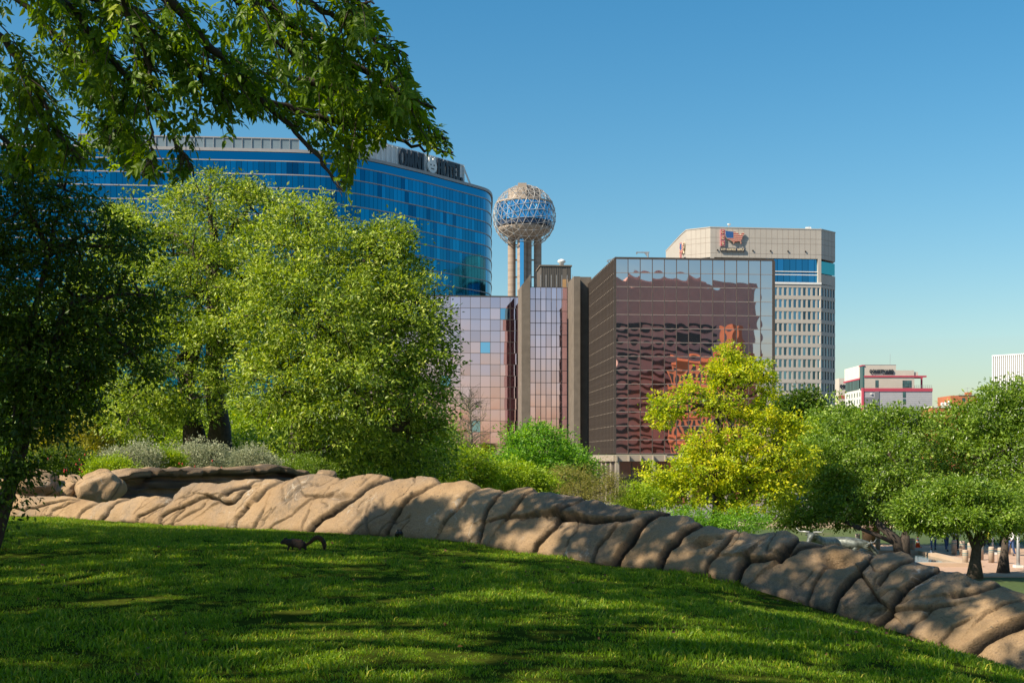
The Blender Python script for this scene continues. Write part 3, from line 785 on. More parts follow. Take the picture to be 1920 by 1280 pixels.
def band(s0, s1, z0, z1, out, inn, ds=0.8):
    n = max(2, int((s1-s0)/ds)); mb = MB(); i0 = 0
    for k in range(n+1):
        s = s0+(s1-s0)*k/n
        a, _ = hat(s, out); b_, _ = hat(s, -inn)
        mb.v += [(a.x, a.y, z0), (a.x, a.y, z1), (b_.x, b_.y, z1), (b_.x, b_.y, z0)]
    for k in range(n):
        i = 4*k
        for a, b_ in ((0, 1), (1, 2), (2, 3), (3, 0)): mb.f.append((i+a, i+4+a, i+4+b_, i+b_))
    mb.f.append((0, 1, 2, 3)); j = 4*n; mb.f.append((j+3, j+2, j+1, j))
    return mb
LT = hl[-1]
for k in range(NFL+1):
    z = ZT-FH*k
    band(0, LT, z-0.14, z+0.14, 0.22, 0.3).build('floor_line', M['hotel_band'], hotel)
band(0, LT, ZT+0.12, ZT+2.3, 0.12, 0.4).build('spandrel', M['hotel_blue'], hotel)
band(0, LT, ZT+2.3, ZT+3.1, 0.5, 1.2).build('cornice', M['hotel_band'], hotel)
band(0, LT, ZT-FH*(NFL+5), ZT+2.0, -0.35, 6.0, 2.0).build('core', M['hotel_deep'], hotel)
# panes: the largest in view singly, the rest joined
pw = 1.45
def hpane_mesh(kind): return MB().box((0, 0, 0), (pw/2-.04, 0, 0), (0, .06, 0), (0, 0, FH/2-.16)).mesh('hotel_pane', kind)
M['hotel_blue2'] = m_mirror('hotel_pale_glass', (0.008, 0.19, 0.33), 0.08, var=0.12)
M['hotel_blue3'] = m_mirror('hotel_dark_glass', (0.006, 0.10, 0.19), 0.06, var=0.15)
kinds = [hpane_mesh(M['hotel_blue'])]*5 + [hpane_mesh(M['hotel_blue2'])]*2 + [hpane_mesh(M['hotel_blue3'])]
rest = {0: MB(), 1: MB(), 2: MB()}
rr = random.Random(5); npan = int(LT/pw); nsolo = 0
def px_of(p): return p.x/p.y*F+960
for i in range(npan):
    p, t = hat((i+.5)*pw, 0.0); ang = math.atan2(t.y, t.x); pxx = px_of(p)
    for k in range(NFL+4):
        z = ZT-FH*(k+.5); me = rr.choice(kinds)
        solo = nsolo < 300 and ((340 < pxx < 640 and k < 3) or (655 < pxx < 900 and k < 3 and pxx > 680)) and k < 3
        if solo:
            o = place(me, 'hotel_pane', hotel, (p.x, p.y, z), ang, 0.001, rr); nsolo += 1
        else:
            kk = 0 if me is kinds[0] else (1 if me is kinds[5] else 2)
            jt = rr.gauss(0, .0015); tt = Vector((t.x, t.y, 0)); nn = Vector((t.y, -t.x, 0))
            nn = (nn + tt*jt).normalized(); tt = Vector((-nn.y, nn.x, 0))
            rest[kk].box((p.x, p.y, z), tt*(pw/2-.04), nn*.06, UP*(FH/2-.16))
for kk, mt in ((0, 'hotel_blue'), (1, 'hotel_blue2'), (2, 'hotel_blue3')):
    tag(rest[kk].build('far_pane', M[mt], hotel), kind='stuff')
# crown: rooftop screen with uprights, higher wall carrying the letters
def s_of_px(px):
    lo, hi = 0, LT
    best = min(range(len(hc)), key=lambda q: abs(px_of(hc[q])-px)); return hl[best]
M['screen_glass'] = m_plain('screen_glass', (0.17, 0.22, 0.25), 0.25, 0.1, 0.3)
sa, sb = s_of_px(150), s_of_px(560)
band(sa, sb, ZT+3.1, ZT+6.0, -1.0, 1.3).build('roof_screen', M['screen_glass'], hotel)
band(sa, sb, ZT+6.0, ZT+6.3, -0.8, 1.4).build('screen_rail', M['hotel_band'], hotel)
up = MB().box((0, 0, 0), (.07, 0, 0), (0, .12, 0), (0, 0, 1.45)).mesh('screen_post', M['grey_metal'])
n = int((sb-sa)/2.4)
for k in range(n+1):
    p, t = hat(sa+(sb-sa)*k/n, -0.9); place(up, 'screen_post', hotel, (p.x, p.y, ZT+4.55), math.atan2(t.y, t.x))
sc_, sd_ = s_of_px(672), s_of_px(881)
M['sign_wall'] = m_plain('sign_wall', (0.66, 0.68, 0.68), 0.5, 0.06, 0.4)
CT = ZT+9.6
band(sc_, sd_, ZT+3.1, CT-1.0, -2.6, 3.0).build('sign_wall', M['sign_wall'], hotel)
band(sc_-.3, sd_+.3, CT-1.0, CT-.6, -2.3, 3.2).build('sign_wall_coping', M['white_metal'], hotel)
rk = MB()
n = int((sd_-sc_)/1.9); ch = (CT-1.0-ZT-3.1)/2
up = MB().box((0, 0, 0), (.09, 0, 0), (0, .3, 0), (0, 0, ch)).mesh('sign_post', M['white_metal'])
for k in range(n+1):
    p, t = hat(sc_+(sd_-sc_)*k/n, -2.3); place(up, 'sign_post', hotel, (p.x, p.y, ZT+3.1+ch), math.atan2(t.y, t.x))
p, t = hat(sd_, -2.6); q, _ = hat(sd_+2.0, -2.2)
MB().tube([(p.x, p.y, CT-.8), (q.x+.8, q.y, ZT+3.2)], 0.28, 6).build('raking_strut', M['white_metal'], hotel)
# letters, drawn as strokes: x 0..1, z 0..1
S = 0.13
GLY = {
 'O': ('ring',), 'M': [((.06,0),(.16,1)),((.16,1),(.5,.15)),((.5,.15),(.84,1)),((.84,1),(.94,0)),((-.04,0),(.18,0)),((.82,0),(1.04,0))],
 'N': [((.12,0),(.12,1)),((.12,1),(.88,0)),((.88,0),(.88,1)),((-.02,0),(.26,0)),((-.02,1),(.16,1)),((.74,1),(1.02,1))],
 'I': [((.5,0),(.5,1)),((.3,0),(.7,0)),((.3,1),(.7,1))], 'H': [((.14,0),(.14,1)),((.86,0),(.86,1)),((.14,.5),(.86,.5)),((0,0),(.28,0)),((.72,0),(1,0)),((0,1),(.28,1)),((.72,1),(1,1))],
 'T': [((.5,0),(.5,1)),((.02,1),(.98,1)),((.34,0),(.66,0)),((.04,1),(.04,.8)),((.96,1),(.96,.8))],
 'E': [((.16,0),(.16,1)),((.04,1),(.9,1)),((.16,.52),(.66,.52)),((.04,0),(.92,0)),((.9,1),(.9,.82)),((.92,0),(.92,.2))],
 'L': [((.18,0),(.18,1)),((.04,0),(.92,0)),((.04,1),(.32,1)),((.92,0),(.92,.22))], 'C': ('arc', 40, 320), 'U': [((.14,1),(.14,.25)),((.14,.25),(.3,.04)),((.3,.04),(.7,.04)),((.7,.04),(.86,.25)),((.86,.25),(.86,1))],
 'R': [((.14,0),(.14,1)),((.14,1),(.66,1)),((.66,1),(.84,.84)),((.84,.84),(.84,.66)),((.84,.66),(.66,.5)),((.66,.5),(.14,.5)),((.5,.5),(.9,0))],
 'Y': [((.04,1),(.5,.5)),((.96,1),(.5,.5)),((.5,.5),(.5,0))], 'A': [((.04,0),(.5,1)),((.5,1),(.96,0)),((.22,.34),(.78,.34))],
 'D': [((.14,0),(.14,1)),((.14,1),(.56,1)),((.56,1),(.86,.72)),((.86,.72),(.86,.28)),((.86,.28),(.56,0)),((.56,0),(.14,0))],
 'S': [((.88,.82),(.7,.97)),((.7,.97),(.3,.97)),((.3,.97),(.12,.8)),((.12,.8),(.2,.58)),((.2,.58),(.8,.42)),((.8,.42),(.88,.2)),((.88,.2),(.7,.03)),((.7,.03),(.3,.03)),((.3,.03),(.1,.18))],
 'P': [((.14,0),(.14,1)),((.14,1),(.66,1)),((.66,1),(.84,.84)),((.84,.84),(.84,.62)),((.84,.62),(.66,.46)),((.66,.46),(.14,.46))],
}
def glyph(ch, org, u, w, h, mat, parent, n, depth=0.15, thick=0.13, name='letter'):
    """one raised letter on the plane (u, up); n points out of the wall"""
    mb = MB(); g_ = GLY[ch]; th_ = thick*h/2
    def pt(x, z): return org + u*(x*w) + UP*(z*h)
    segs = []
    if g_[0] in ('ring', 'arc'):
        a0, a1 = (0, 360) if g_[0] == 'ring' else g_[1:]
        q = [(0.5+.46*math.cos(rad(a0+(a1-a0)*k/18)), .5+.48*math.sin(rad(a0+(a1-a0)*k/18))) for k in range(19)]
        segs = list(zip(q[:-1], q[1:]))
    else: segs = g_
    for i, (a, b_) in enumerate(segs):
        A, B = pt(*a), pt(*b_); d = (B-A); L = d.length
        if L < 1e-6: continue
        d /= L; sd = d.cross(n).normalized()
        flat = abs(d.z) < 0.2
        mb.box((A+B)/2 + n*(depth+0.004*i), d*(L/2+th_*0.6), n*depth, sd*(th_*(0.7 if flat else 1.0)))
    return mb.build(name, mat, parent)
M['letter_dark'] = m_plain('letter_dark', (0.012, 0.018, 0.03), 0.4, 0.1, 2)
M['letter_white'] = m_plain('letter_white', (0.75, 0.75, 0.72), 0.5, 0.05, 2)
sign = thing('hotel_sign', (PX(815, 366), 366, ZT+4), 'dark serif rooftop letters reading OMNI HOTEL with a round white emblem', 'sign')
def curve_word(word, px0, px1, z0, h):
    s0, s1 = s_of_px(px0), s_of_px(px1); wd = [1.12 if c in 'OM' else (0.5 if c == 'I' else 1.0) for c in word]; tot = sum(wd); s = s0
    for c, k in zip(word, wd):
        L = (s1-s0)*k/tot; p, t = hat(s, -1.75); u = Vector((t.x, t.y, 0)); nn = Vector((t.y, -t.x, 0))
        glyph(c, Vector((p.x, p.y, z0)), u, L*.82, h, M['letter_dark'], sign, nn, 0.2, 0.17); s += L
curve_word('OMNI', 757, 805, ZT+3.5, 4.7); curve_word('HOTEL', 828, 875, ZT+3.5, 4.7)
s0 = s_of_px(816); p, t = hat(s0, -1.6); u = Vector((t.x, t.y, 0)); nn = Vector((t.y, -t.x, 0)); cpt = Vector((p.x, p.y, ZT+5.6))
mb = MB()
disc = [cpt + u*(2.0*math.cos(a)) + UP*(1.9*math.sin(a)) for a in np.linspace(0, 2*math.pi, 25)[:-1]]
mb.poly([q+nn*.3 for q in disc]); mb.poly([q-nn*.1 for q in reversed(disc)])
for k in range(24): mb.quad(disc[k]-nn*.1, disc[(k+1) % 24]-nn*.1, disc[(k+1) % 24]+nn*.3, disc[k]+nn*.3)
for sx in (-1, 1): mb.box(cpt+u*(sx*.9)+UP*1.9+nn*.1, u*.55, nn*.19, UP*.5)
mb.build('emblem', M['letter_white'], sign)
mb = MB()
for sx in (-1, 1): mb.box(cpt+u*(sx*.7)+UP*.35+nn*.33, u*.2, nn*.05, UP*.2)
mb.box(cpt-UP*.7+nn*.33, u*.7, nn*.05, UP*.13); mb.build('emblem_marks', M['letter_dark'], sign)
# ------------------------------------------------------------------ observation tower with a lattice ball
TX, TY = PX(983, 740), 740.0
K = 740.0/F                                    # metres per pixel there
zt = lambda py: (HZ-py)*K
tower = thing('ball_tower', (TX, TY, BASE_Z), 'concrete shaft tower topped by a glass drum inside a silver lattice ball', 'observation tower')
M['tower_conc'] = m_plain('tower_concrete', (0.34, 0.285, 0.235), 0.85, 0.10, 0.12)
m, nt, b = mat_new('banded_concrete')
tc = nt.nodes.new('ShaderNodeTexCoord'); wv = nt.nodes.new('ShaderNodeTexWave'); wv.bands_direction = 'Z'; wv.inputs['Scale'].default_value = 0.075; wv.inputs['Distortion'].default_value = 0.6
nt.links.new(tc.outputs['Object'], wv.inputs['Vector'])
nt.links.new(ramp(nt, wv.outputs[0], [(0.3, (0.27, 0.21, 0.165)), (0.55, (0.36, 0.28, 0.22)), (0.8, (0.31, 0.245, 0.195))]), b.inputs['Base Color']); b.inputs['Roughness'].default_value = 0.85
M['tower_shaft'] = m
M['tower_glass'] = m_mirror('tower_glass', (0.14, 0.40, 0.62), 0.05, var=0.25)
M['tower_dark'] = m_plain('tower_dark', (0.02, 0.04, 0.09), 0.3, 0.1, 1)
M['lattice'] = m_plain('lattice_metal', (0.52, 0.49, 0.45), 0.4, 0.1, 0.2, 0.3)
def cyl(name, mat, dx, dy, r, z0, z1, sides=24, parent=tower, smooth=True):
    return MB().lathe([(r, z0), (r, z1)], (TX+dx, TY+dy, 0), sides).build(name, mat, parent, False)
for dx, dy, r in ((-23.5, 3, 7.4), (25.2, 3, 7.2), (-4.5, -14, 8.6), (7.2, -2, 6.6)):
    cyl('shaft', M['tower_shaft'], dx*K, dy*K, r*K, BASE_Z, zt(444), 28)
MB().bar((TX-8.5*K, TY-25.5*K, BASE_Z), (TX-1.2*K, TY-22.0*K, zt(452))).build('lift_glazing', M['tower_glass'], tower)
for py in (487, 519):
    for dx in (-13.5, 17.5):
        MB().bar((TX+(dx-4)*K, TY, zt(py+1)), (TX+(dx+4)*K, TY+2, zt(py-1))).build('bridge', M['tower_conc'], tower)
MB().lathe([(23*K, zt(446)), (36*K, zt(442)), (48*K, zt(434)), (49.5*K, zt(431)), (49.5*K, zt(428.5)), (45*K, zt(428))], (TX, TY, 0), 40).build('bowl', M['tower_conc'], tower)
MB().lathe([(45*K, zt(428)), (52*K, zt(426)), (52*K, zt(418.5)), (50*K, zt(418))], (TX, TY, 0), 40).build('recess', M['tower_dark'], tower)
drum_p = MB().box((0, 0, 0), (52.6*K*math.sin(math.pi/36)-.12, 0, 0), (0, .1, 0), (0, 0, (418-384)*K/2-.15)).mesh('drum_pane', M['tower_glass'])
for k in range(36):
    a = 2*math.pi*(k+.5)/36
    if math.sin(a) < 0.35: place(drum_p, 'drum_pane', tower, (TX+52.4*K*math.cos(a), TY+52.4*K*math.sin(a), (zt(418)+zt(384))/2), a+math.pi/2, 0.006)
cyl('drum_core', M['tower_dark'], 0, 0, 51.6*K, zt(418), zt(383), 36)
MB().lathe([(52.8*K, zt(384)), (53.5*K, zt(383)), (53.5*K, zt(380.5)), (50*K, zt(379.5)), (31*K, zt(378))], (TX, TY, 0), 40).build('drum_roof', M['tower_conc'], tower)
cyl('upper_drum', M['tower_conc'], 0.5*K, 0, 31*K, zt(379), zt(357.5), 32)
MB().bar((TX-12*K, TY-33*K, zt(378)), (TX+4*K, TY-20*K, zt(350))).build('lift_head', M['tower_conc'], tower)
cyl('lift_head', M['tower_conc'], 0, 0, 14*K, zt(358), zt(350), 20)
def geodesic(n):
    t = (1+5**.5)/2
    v = [Vector(q).normalized() for q in ((-1,t,0),(1,t,0),(-1,-t,0),(1,-t,0),(0,-1,t),(0,1,t),(0,-1,-t),(0,1,-t),(t,0,-1),(t,0,1),(-t,0,-1),(-t,0,1))]
    f = [(0,11,5),(0,5,1),(0,1,7),(0,7,10),(0,10,11),(1,5,9),(5,11,4),(11,10,2),(10,7,6),(7,1,8),(3,9,4),(3,4,2),(3,2,6),(3,6,8),(3,8,9),(4,9,5),(2,4,11),(6,2,10),(8,6,7),(9,8,1)]
    key = {}; pts = []; ed = set()
    def vid(p):
        k = tuple(round(x, 4) for x in p)
        if k not in key: key[k] = len(pts); pts.append(p)
        return key[k]
    for a, b_, c in f:
        g_ = {}
        for i in range(n+1):
            for j in range(n+1-i): g_[i, j] = vid(((v[a]*(n-i-j)+v[b_]*i+v[c]*j)/n).normalized())
        for i in range(n):
            for j in range(n-i):
                q = (g_[i, j], g_[i+1, j], g_[i, j+1])
                for x, y in ((0, 1), (1, 2), (0, 2)): ed.add(tuple(sorted((q[x], q[y]))))
    return pts, ed
pts, ed = geodesic(5); R_ = 59*K; ctr = Vector((TX, TY, zt(406.5))); rot = Matrix.Rotation(0.4, 3, 'X') @ Matrix.Rotation(0.3, 3, 'Z')
mb = MB(); nod = MB()
for a, b_ in ed:
    A, B = rot @ pts[a], rot @ pts[b_]
    if min(A.z, B.z) < -0.93: continue
    mb.tube([ctr+A*R_, ctr+B*R_], 0.155, 4, False)
for p_ in pts:
    p_ = rot @ p_
    if p_.z > -0.93: nod.box(ctr+p_*R_, (.3, 0, 0), (0, .3, 0), (0, 0, .3))
tag(mb.build('lattice', M['lattice'], tower), kind='stuff'); tag(nod.build('lattice_node', M['grey_metal'], tower), kind='stuff')

# ------------------------------------------------------------------ cream office tower with the roof sign
def XYp(px, Y): return Vector((PX(px, Y), Y, 0))
cA, cB, cC, cD, cE = XYp(1277, 408), XYp(1287, 399.6), XYp(1332, 395), XYp(1540, 398.7), XYp(1566, 404.4)
cF, cG = Vector((cE.x+1, 440, 0)), Vector((cA.x-1, 440, 0))
M['cream_panel'] = m_plain('cream_panel', (0.42, 0.385, 0.34), 0.8, 0.05, 0.25)
M['cream_joint'] = m_plain('cream_joint', (0.22, 0.17, 0.14), 0.9, 0.1, 1)
M['tower_win'] = m_mirror('office_window', (0.16, 0.25, 0.32), 0.05, var=0.6)
M['sky_glass'] = m_mirror('lobby_blue_glass', (0.06, 0.27, 0.46), 0.05, var=0.2)
M['teal_glass'] = m_mirror('teal_glass', (0.06, 0.33, 0.36), 0.15, var=0.2)
ct = thing('cream_office_tower', (cC.x, cC.y, BASE_Z), 'pale panelled office tower with rows of tall windows behind the bronze glass block', 'office building')
zc = lambda py: PZ(py, 396.0)
FLH = 22.5*396/F; ZTOP = PZ(427, 395); ZF0 = zc(530)
poly = [cA, cB, cC, cD, cE, cF, cG]
inset = 0.35
def shrink(ps, d):
    c = sum(ps, Vector())/len(ps); out = []
    for p in ps: v = p-c; out.append(c + v*(1-d/v.length*1.15))
    return out
MB().prism(shrink(poly, 0.5), BASE_Z, ZF0+.05).build('core', M['dark_core'], ct)
MB().prism(poly, zc(483), ZTOP).build('crown_wall', M['cream_panel'], ct)
MB().prism(shrink(poly, -0.12), ZTOP, ZTOP+.3).build('coping', M['cream_panel'], ct)
# joints of the crown panels, thin grooves built proud as dark strips
for (p, q, n) in ((cB, cC, 5), (cC, cD, 20), (cD, cE, 4)):
    u = (q-p).normalized(); L = (q-p).length; nn = Vector((u.y, -u.x, 0)); mb = MB()
    for k in range(1, n): mb.box(p+u*(L*k/n)+UP*((ZTOP+zc(483))/2), u*.035, nn*.012, UP*((ZTOP-zc(483))/2-.05))
    for py in (446, 455.5, 475): mb.box(p+u*(L/2)+UP*zc(py), u*(L/2), nn*.014, UP*.035)
    tag(mb.build('panel_joint', M['cream_joint'], ct), kind='stuff')
for k in range(6):
    u = (cD-cC).normalized(); nn = Vector((u.y, -u.x, 0))
    MB().box(cC+u*(2.2+5.6*k)+UP*zc(469.5)+nn*.15, u*.16, nn*.16, UP*.2).build('floodlight', M['dark_core'], ct)
# tall glazed storey with a white frame
u = (cD-cC).normalized(); L = (cD-cC).length; nn = Vector((u.y, -u.x, 0)); g0, g1 = zc(528), zc(483)
for i in range(18):
    for j, (za, zb) in enumerate(((g0, zc(509)), (zc(509)+.1, g1))):
        me = MB().box((0, 0, 0), (L/18/2-.05, 0, 0), (0, .05, 0), (0, 0, (zb-za)/2-.04)).mesh('glass_panel', M['sky_glass'])
        if i > 8: place(me, 'glass_panel', ct, cC+u*(L*(i+.5)/18)+UP*((za+zb)/2)-nn*.9, math.atan2(u.y, u.x), 0.003)
for py in (507, 513): MB().box(cC+u*(L/2)+UP*zc(py)-nn*.7, u*(L/2), nn*.1, UP*.12).build('glass_rail', M['white_metal'], ct)
MB().prism([cC+u*.6-nn*1.2, cD-u*.6-nn*1.2, cE-nn*3, cF, cG, cA-nn*2], ZF0, zc(483)-.01).build('storey_core', M['dark_core'], ct)
MB().box(cD-u*.55+UP*((g0+g1)/2)-nn*.45, u*.5, nn*.5, UP*((g1-g0)/2)).build('frame_post', M['cream_panel'], ct)
MB().box(cC+u*(L/2)+UP*(g0-.25)-nn*.4, u*(L/2), nn*.6, UP*.3).build('frame_sill', M['white_metal'], ct)
MB().box(cC+u*.6+UP*((g0+g1)/2)-nn*.45, u*.6, nn*.5, UP*((g1-g0)/2)).build('frame_post', M['cream_panel'], ct)
for (p, q, mt) in ((cD, cE, 'teal_glass'), (cB, cC, 'sky_glass')):
    v = (q-p).normalized(); n2 = Vector((v.y, -v.x, 0)); l2 = (q-p).length
    MB().box((p+q)/2+UP*((zc(510)+zc(487))/2)-n2*.3, v*(l2/2-.1), n2*.2, UP*((zc(487)-zc(510))/2)).build('glass_panel', M[mt], ct)
    MB().box((p+q)/2+UP*((zc(510)+zc(533))/2)-n2*.15, v*(l2/2), n2*.15, UP*((zc(510)-zc(530))/2)).build('spandrel', M['cream_panel'], ct)
# floors of windows: spandrel bands, piers and single windows
def win_face(p, q, ncol, nfl, skip_to=0, first=0):
    v = (q-p).normalized(); n2 = Vector((v.y, -v.x, 0)); l2 = (q-p).length; w = l2/ncol; ang = math.atan2(v.y, v.x)
    wm = MB().box((0, 0, 0), (w*.31, 0, 0), (0, .05, 0), (0, 0, FLH*.335)).mesh('window', M['tower_win'])
    pm = MB().box((0, 0, 0), (w*.17, 0, 0), (0, .22, 0), (0, 0, FLH*.34)).mesh('pier', M['cream_panel'])
    sp = MB().box((0, 0, 0), (l2/2-.02, 0, 0), (0, .26, 0), (0, 0, FLH*.16)).mesh('spandrel', M['cream_panel'])
    pr = MB()
    for f_ in range(nfl):
        zt_ = ZF0-FLH*f_
        place(sp, 'spandrel', ct, (p+q)/2+UP*(zt_-FLH*.16)-n2*.26, ang)
        for i in range(skip_to, ncol):
            if f_ >= first: place(wm, 'window', ct, p+v*(w*(i+.5))+UP*(zt_-FLH*.66)-n2*.36, ang, 0.003)
            pr.box(p+v*(w*i)+UP*(zt_-FLH*.66)-n2*.30, v*(w*.19), n2*.24, UP*(FLH*.338))
        pr.box(q+UP*(zt_-FLH*.66)-n2*.32-v*(w*.1), v*(w*.1), n2*.24, UP*(FLH*.338))
    tag(pr.build('pier_row', M['cream_panel'], ct), kind='stuff')
win_face(cC, cD, 23, 12, 10); win_face(cD, cE, 5, 13)
# roof odds and ends
for px, h in ((1347, 2.5), (1366, 3.2), (1517, 3.0), (1538, 1.6)):
    MB().tube([(PX(px, 400), 400, ZTOP), (PX(px, 400), 400, ZTOP+h*.5)], .08, 6).build('antenna', M['grey_metal'], ct)
MB().bar((PX(1511, 401), 401, ZTOP+.8), (PX(1521, 401), 401.6, ZTOP+1.3)).build('roof_arm', M['white_metal'], ct)
MB().lathe([(.1, .3), (.5, .6), (.6, .9)], (PX(1367, 400), 400, ZTOP+1.2), 12).build('dish', M['white_metal'], ct)
# sign: three red letter boxes, a map of the lower states carrying a flag, a dark name strip
M['sign_red'] = m_plain('sign_red', (0.42, 0.045, 0.055), 0.5, 0.08, 3); M['sign_pink'] = m_plain('sign_rim', (0.52, 0.25, 0.27), 0.5, 0.05, 3)
M['sign_blue'] = m_plain('sign_blue', (0.03, 0.10, 0.28), 0.5, 0.08, 3); M['sign_cream'] = m_plain('sign_cream', (0.74, 0.62, 0.42), 0.5, 0.05, 3); M['sign_navy'] = m_plain('sign_navy', (0.03, 0.035, 0.06), 0.5, 0.1, 3)
USMAP = [(0,.86),(.05,.97),(.12,.93),(.42,.90),(.55,.88),(.60,.84),(.66,.86),(.68,.78),(.74,.70),(.77,.62),(.84,.76),(.92,.84),(.99,.88),(1,.78),(.94,.64),(.90,.54),(.90,.44),(.86,.32),(.82,.22),(.86,.02),(.82,0),(.77,.18),(.66,.20),(.58,.14),(.50,.16),(.45,0),(.40,.12),(.33,.20),(.28,.24),(.16,.28),(.10,.36),(.04,.50),(0,.66)]
def clip_poly(ps, ax, lo, hi):
    for s_, lim in ((1, lo), (-1, -hi)):
        out = []
        for k in range(len(ps)):
            a, b_ = ps[k], ps[(k+1) % len(ps)]; da, db = s_*a[ax]-lim, s_*b_[ax]-lim
            if da >= 0: out.append(a)
            if (da >= 0) != (db >= 0):
                t = da/(da-db); out.append((a[0]+(b_[0]-a[0])*t, a[1]+(b_[1]-a[1])*t))
        ps = out
        if not ps: break
    return ps
from mathutils.geometry import tessellate_polygon
def flat_prism(mb, ps, org, v, n2, w, h, d0, d1):
    if len(ps) < 3: return
    f3 = [org+v*(x*w)+UP*(z*h)+n2*d1 for x, z in ps]; b3 = [org+v*(x*w)+UP*(z*h)+n2*d0 for x, z in ps]
    i = len(mb.v); mb.v += [tuple(q) for q in f3+b3]; N = len(ps)
    for t in tessellate_polygon([[Vector((x, z, 0)) for x, z in ps]]): mb.f.append(tuple(i+k for k in t))
    for k in range(N): mb.f.append((i+k, i+(k+1) % N, i+N+(k+1) % N, i+N+k))
def supply_sign(org, v, s, label):
    n2 = Vector((v.y, -v.x, 0)); t = thing('map_sign', tuple(org), label, 'sign', 'flag map signs on the cream tower')
    bx_ = 1.45*s
    for k, c in enumerate('CES'):
        z = s*(5.05-1.75*k)
        MB().box(org+v*(bx_/2)+UP*(z-.05)+n2*.3, v*(bx_/2), n2*.25, UP*(.84*s)).build('letter_box', M['sign_pink'], t)
        MB().box(org+v*(bx_/2)+UP*(z-.05)+n2*.57, v*(bx_/2*.74), n2*.03, UP*(.64*s)).build('letter_panel', M['sign_red'], t)
        glyph(c, org+v*(bx_*.27)+UP*(z-.46*s)+n2*.6, v, bx_*.46, .82*s, M['sign_cream'], t, n2, .03, .2)
    mo = org+v*(bx_+.08*s)+UP*(1.45*s); mw, mh = 6.0*s, 4.1*s
    mb = MB(); flat_prism(mb, USMAP, mo, v, n2, mw, mh, .3, .7); mb.build('map_panel', M['sign_cream'], t)
    cb = clip_poly(clip_poly(USMAP, 0, -.1, .42), 1, .42, 1.1); mb = MB(); flat_prism(mb, cb, mo, v, n2, mw, mh, .7, .74); mb.build('flag_canton', M['sign_blue'], t)
    for k in range(7):
        z0, z1 = .02+k*.142-.01, .02+k*.142+.068
        for lo in ((-.1,) if z1 < .42 else (.43,)):
            ps = clip_poly(clip_poly(USMAP, 1, z0, z1), 0, lo, 1.1)
            # split at the notch by columns so that each stripe stays inside the outline
            mb = MB()
            for x0, x1 in ((lo, .5), (.5, .7), (.7, .80), (.80, 1.05)):
                q = clip_poly(clip_poly(USMAP, 0, max(lo, x0), x1), 1, z0, z1); flat_prism(mb, q, mo, v, n2, mw, mh, .7, .745)
            mb.build('flag_stripe', M['sign_red'], t)
    nm = org+UP*(-.75*s); MB().box(nm+v*(3.85*s)+UP*(.42*s)+n2*.3, v*(3.85*s), n2*.25, UP*(.5*s)).build('name_strip', M['sign_navy'], t)
    txt = 'CITY ELECTRIC SUPPLY'; w = 7.3*s/len(txt)
    for k, c in enumerate(txt):
        if c != ' ': glyph(c, nm+v*(.22*s+w*k)+UP*(.14*s)+n2*.58, v, w*.78, .56*s, M['sign_cream'], t, n2, .02, .22)
u = (cD-cC).normalized()
supply_sign(cC+u*3.0+UP*zc(466.5), u, 1.0, 'flag map sign with red letter boxes on the broad front of the cream tower')
v_ = (cB-cA).normalized(); n2 = Vector((v_.y, -v_.x, 0))
supply_sign(cA+v_*0.2+UP*zc(479), v_, 0.98, 'flag map sign seen edge on at the far corner of the cream tower')

# ------------------------------------------------------------------ small hotel with red bands
M['cy_panel'] = m_plain('panel_cream', (0.50, 0.45, 0.39), 0.8, 0.05, 0.3); M['cy_white'] = m_plain('panel_white', (0.62, 0.62, 0.56), 0.8, 0.05, 0.3)
M['cy_grey'] = m_plain('panel_grey', (0.36, 0.37, 0.40), 0.8, 0.05, 0.3); M['cy_dark'] = m_plain('panel_dark', (0.16, 0.17, 0.19), 0.8, 0.05, 0.3)
M['cy_red'] = m_plain('band_red', (0.42, 0.055, 0.09), 0.6, 0.05, 0.3); M['cy_glass'] = m_mirror('hotel_small_glass', (0.10, 0.20, 0.24), 0.06, var=0.4)
Yc = 560.0; x = lambda px: PX(px, Yc); z = lambda py: PZ(py, Yc)
cy = thing('red_banded_hotel', (x(1680), Yc, BASE_Z), 'low cream and grey hotel with red bands reading COURTYARD, right of the cream tower', 'hotel')
MB().bar((x(1621), Yc, BASE_Z), (x(1748), Yc+31, z(733.5))).build('grey_wall', M['cy_grey'], cy)
MB().bar((x(1620.5), Yc-.25, z(733.5)), (x(1748.4), Yc+31.2, z(727.5))).build('red_band', M['cy_red'], cy)
MB().bar((x(1621), Yc, z(727.5)), (x(1714.5), Yc+31, z(707))).build('upper_wall', M['cy_panel'], cy)
MB().bar((x(1620), Yc-.3, z(707)), (x(1737), Yc+1.2, z(704))).build('red_band', M['cy_red'], cy)
MB().bar((x(1620), Yc-.3, z(707)), (x(1715), Yc+24, z(704))).v and None
MB().bar((x(1733), Yc+4.5, z(727.5)), (x(1736), Yc+5.1, z(707))).build('red_post', M['cy_red'], cy)
MB().bar((x(1715), Yc+4.5, z(707)), (x(1737), Yc+9, z(704))).build('red_canopy', M['cy_red'], cy)
MB().bar((x(1621), Yc, z(704)), (x(1680), Yc+8, z(684))).build('sign_wall', M['cy_panel'], cy)
MB().bar((x(1680), Yc, z(704)), (x(1714), Yc+8, z(694))).build('sign_wall', M['cy_panel'], cy)
MB().bar((x(1714), Yc+.5, z(704)), (x(1722), Yc+8, z(697))).build('sign_wall', M['cy_panel'], cy)
MB().bar((x(1620.6), Yc-.1, z(684)), (x(1680.3), Yc+8.1, z(683.4))).build('coping', M['cy_grey'], cy)
